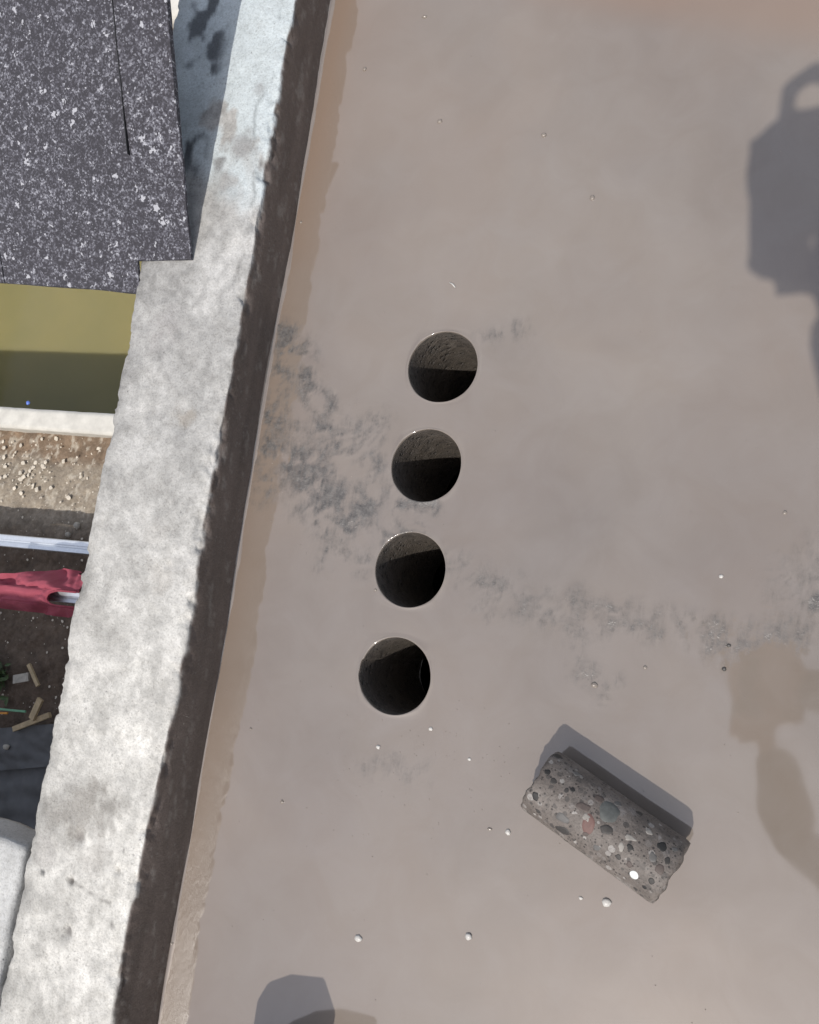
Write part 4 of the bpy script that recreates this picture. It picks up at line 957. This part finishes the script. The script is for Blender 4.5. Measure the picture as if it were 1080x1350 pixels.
finger([ph(0.068, -0.018, 0.002), ph(0.040, -0.022, -0.012), ph(0.012, -0.036, -0.014)], 0.0088)
finger([ph(0.070, -0.042, 0.002), ph(0.042, -0.050, -0.012), ph(0.016, -0.062, -0.014)], 0.0080)
finger([ph(0.085, 0.0, 0.016), ph(0.050, -0.004, 0.026), ph(0.018, -0.020, 0.022)], 0.0105)
m = Mat('skin'); n1 = m.noise(30, 4); c = m.mix(m.ramp(n1, (0.3, 0.0), (0.7, 1.0)), (0.36, 0.20, 0.14), (0.42, 0.25, 0.18)); M_SKIN = m.set(col=c, rough=0.55, normal=m.bump(m.noise(400, 3), 0.2, 0.0006))
fused('body', vs, fs, 0.0055, M_SKIN, person, 4)
M_JACK = simple('dark_jacket', (0.035, 0.04, 0.05), 0.85, 0.25, 14, bumpd=0.01, bs=0.5); M_TROU = simple('grey_trousers', (0.07, 0.07, 0.075), 0.9, 0.2, 14, bumpd=0.01, bs=0.5); M_BOOT = simple('rubber_boot', (0.02, 0.02, 0.02), 0.4, 0.2)
vs, fs = [], []; torso(vs, fs, 0.018)
for a_, e_, w_ in ((lsh, lel, lwr), (rsh, rel, rwr)):
    cuff = e_.lerp(w_, 0.90); capsule(vs, fs, a_, 0.066, e_, 0.055); capsule(vs, fs, e_, 0.055, cuff, 0.044)
capsule(vs, fs, nb-UPV*0.01-RT*0.03, 0.062, nb-UPV*0.01+RT*0.03, 0.062)
fused('jacket', vs, fs, 0.008, M_JACK, person)
vs, fs = [], []; ellip(vs, fs, pel-UPV*0.02, (0.172, 0.126, 0.13), RZm)
for i in (0, 1): capsule(vs, fs, hips[i], 0.100, knees[i], 0.074); capsule(vs, fs, knees[i], 0.074, ank[i]+UPV*0.06, 0.066)
fused('trousers', vs, fs, 0.009, M_TROU, person)
for i in (0, 1):
    vs, fs = [], []; capsule(vs, fs, ank[i]+UPV*0.10, 0.058, ank[i]-UPV*0.035, 0.050); capsule(vs, fs, ank[i]-UPV*0.042-FW*0.03, 0.044, ank[i]+FW*0.17-UPV*0.050, 0.038)
    b_ = fused('boot', vs, fs, 0.007, M_BOOT, person)
    for v in b_.data.vertices: v.co.z = max(v.co.z, 0.0005)
vs, fs = [], []; ellip(vs, fs, hd+tilt @ Vector((0, -0.014, 0.022)), (0.082, 0.096, 0.104), tilt); fused('hair', vs, fs, 0.007, simple('dark_hair', (0.015, 0.012, 0.01), 0.6, 0.3, 60, bumpd=0.01), person)

# water can just below the frame: its shadow and reflection reach into the picture
can = empty('water_can', (0.20, -0.80, 0)); tag(can, 'plastic water can standing near the kerb at the lower edge of the floor', 'can')
M_CAN = simple('dark_plastic', (0.10, 0.10, 0.11), 0.4, 0.15, 20)
bm = bmesh.new()
outl = [(-0.052, 0), (0.056, 0), (0.060, 0.02), (0.062, 0.150), (0.040, 0.212), (-0.010, 0.196), (-0.040, 0.165), (-0.052, 0.12)]
fv = [bm.verts.new((x, 0.052, z+0.001)) for x, z in outl]; bv = [bm.verts.new((x, -0.10, z+0.001)) for x, z in outl]
bm.faces.new(fv); bm.faces.new(bv[::-1])
for i in range(len(outl)): bm.faces.new((fv[i], fv[(i+1) % len(outl)], bv[(i+1) % len(outl)], bv[i]))
bmesh.ops.bevel(bm, geom=list(bm.edges), offset=0.003, segments=2, affect='EDGES'); bmobj('can_body', bm, M_CAN, can)
v, f = tube([(0.016, -0.03, 0.195), (0.016, -0.03, 0.222)], [0.018, 0.018], 18); link('cap', pydata('cap', v, f), M_ORANGE, can, False)
v, f = tube([(0.0, -0.085, 0.20), (0.0, -0.07, 0.238), (0.0, -0.06, 0.236), (0.0, -0.052, 0.195)], [0.009]*4, 10); link('handle', pydata('handle', v, f), M_CAN, can)
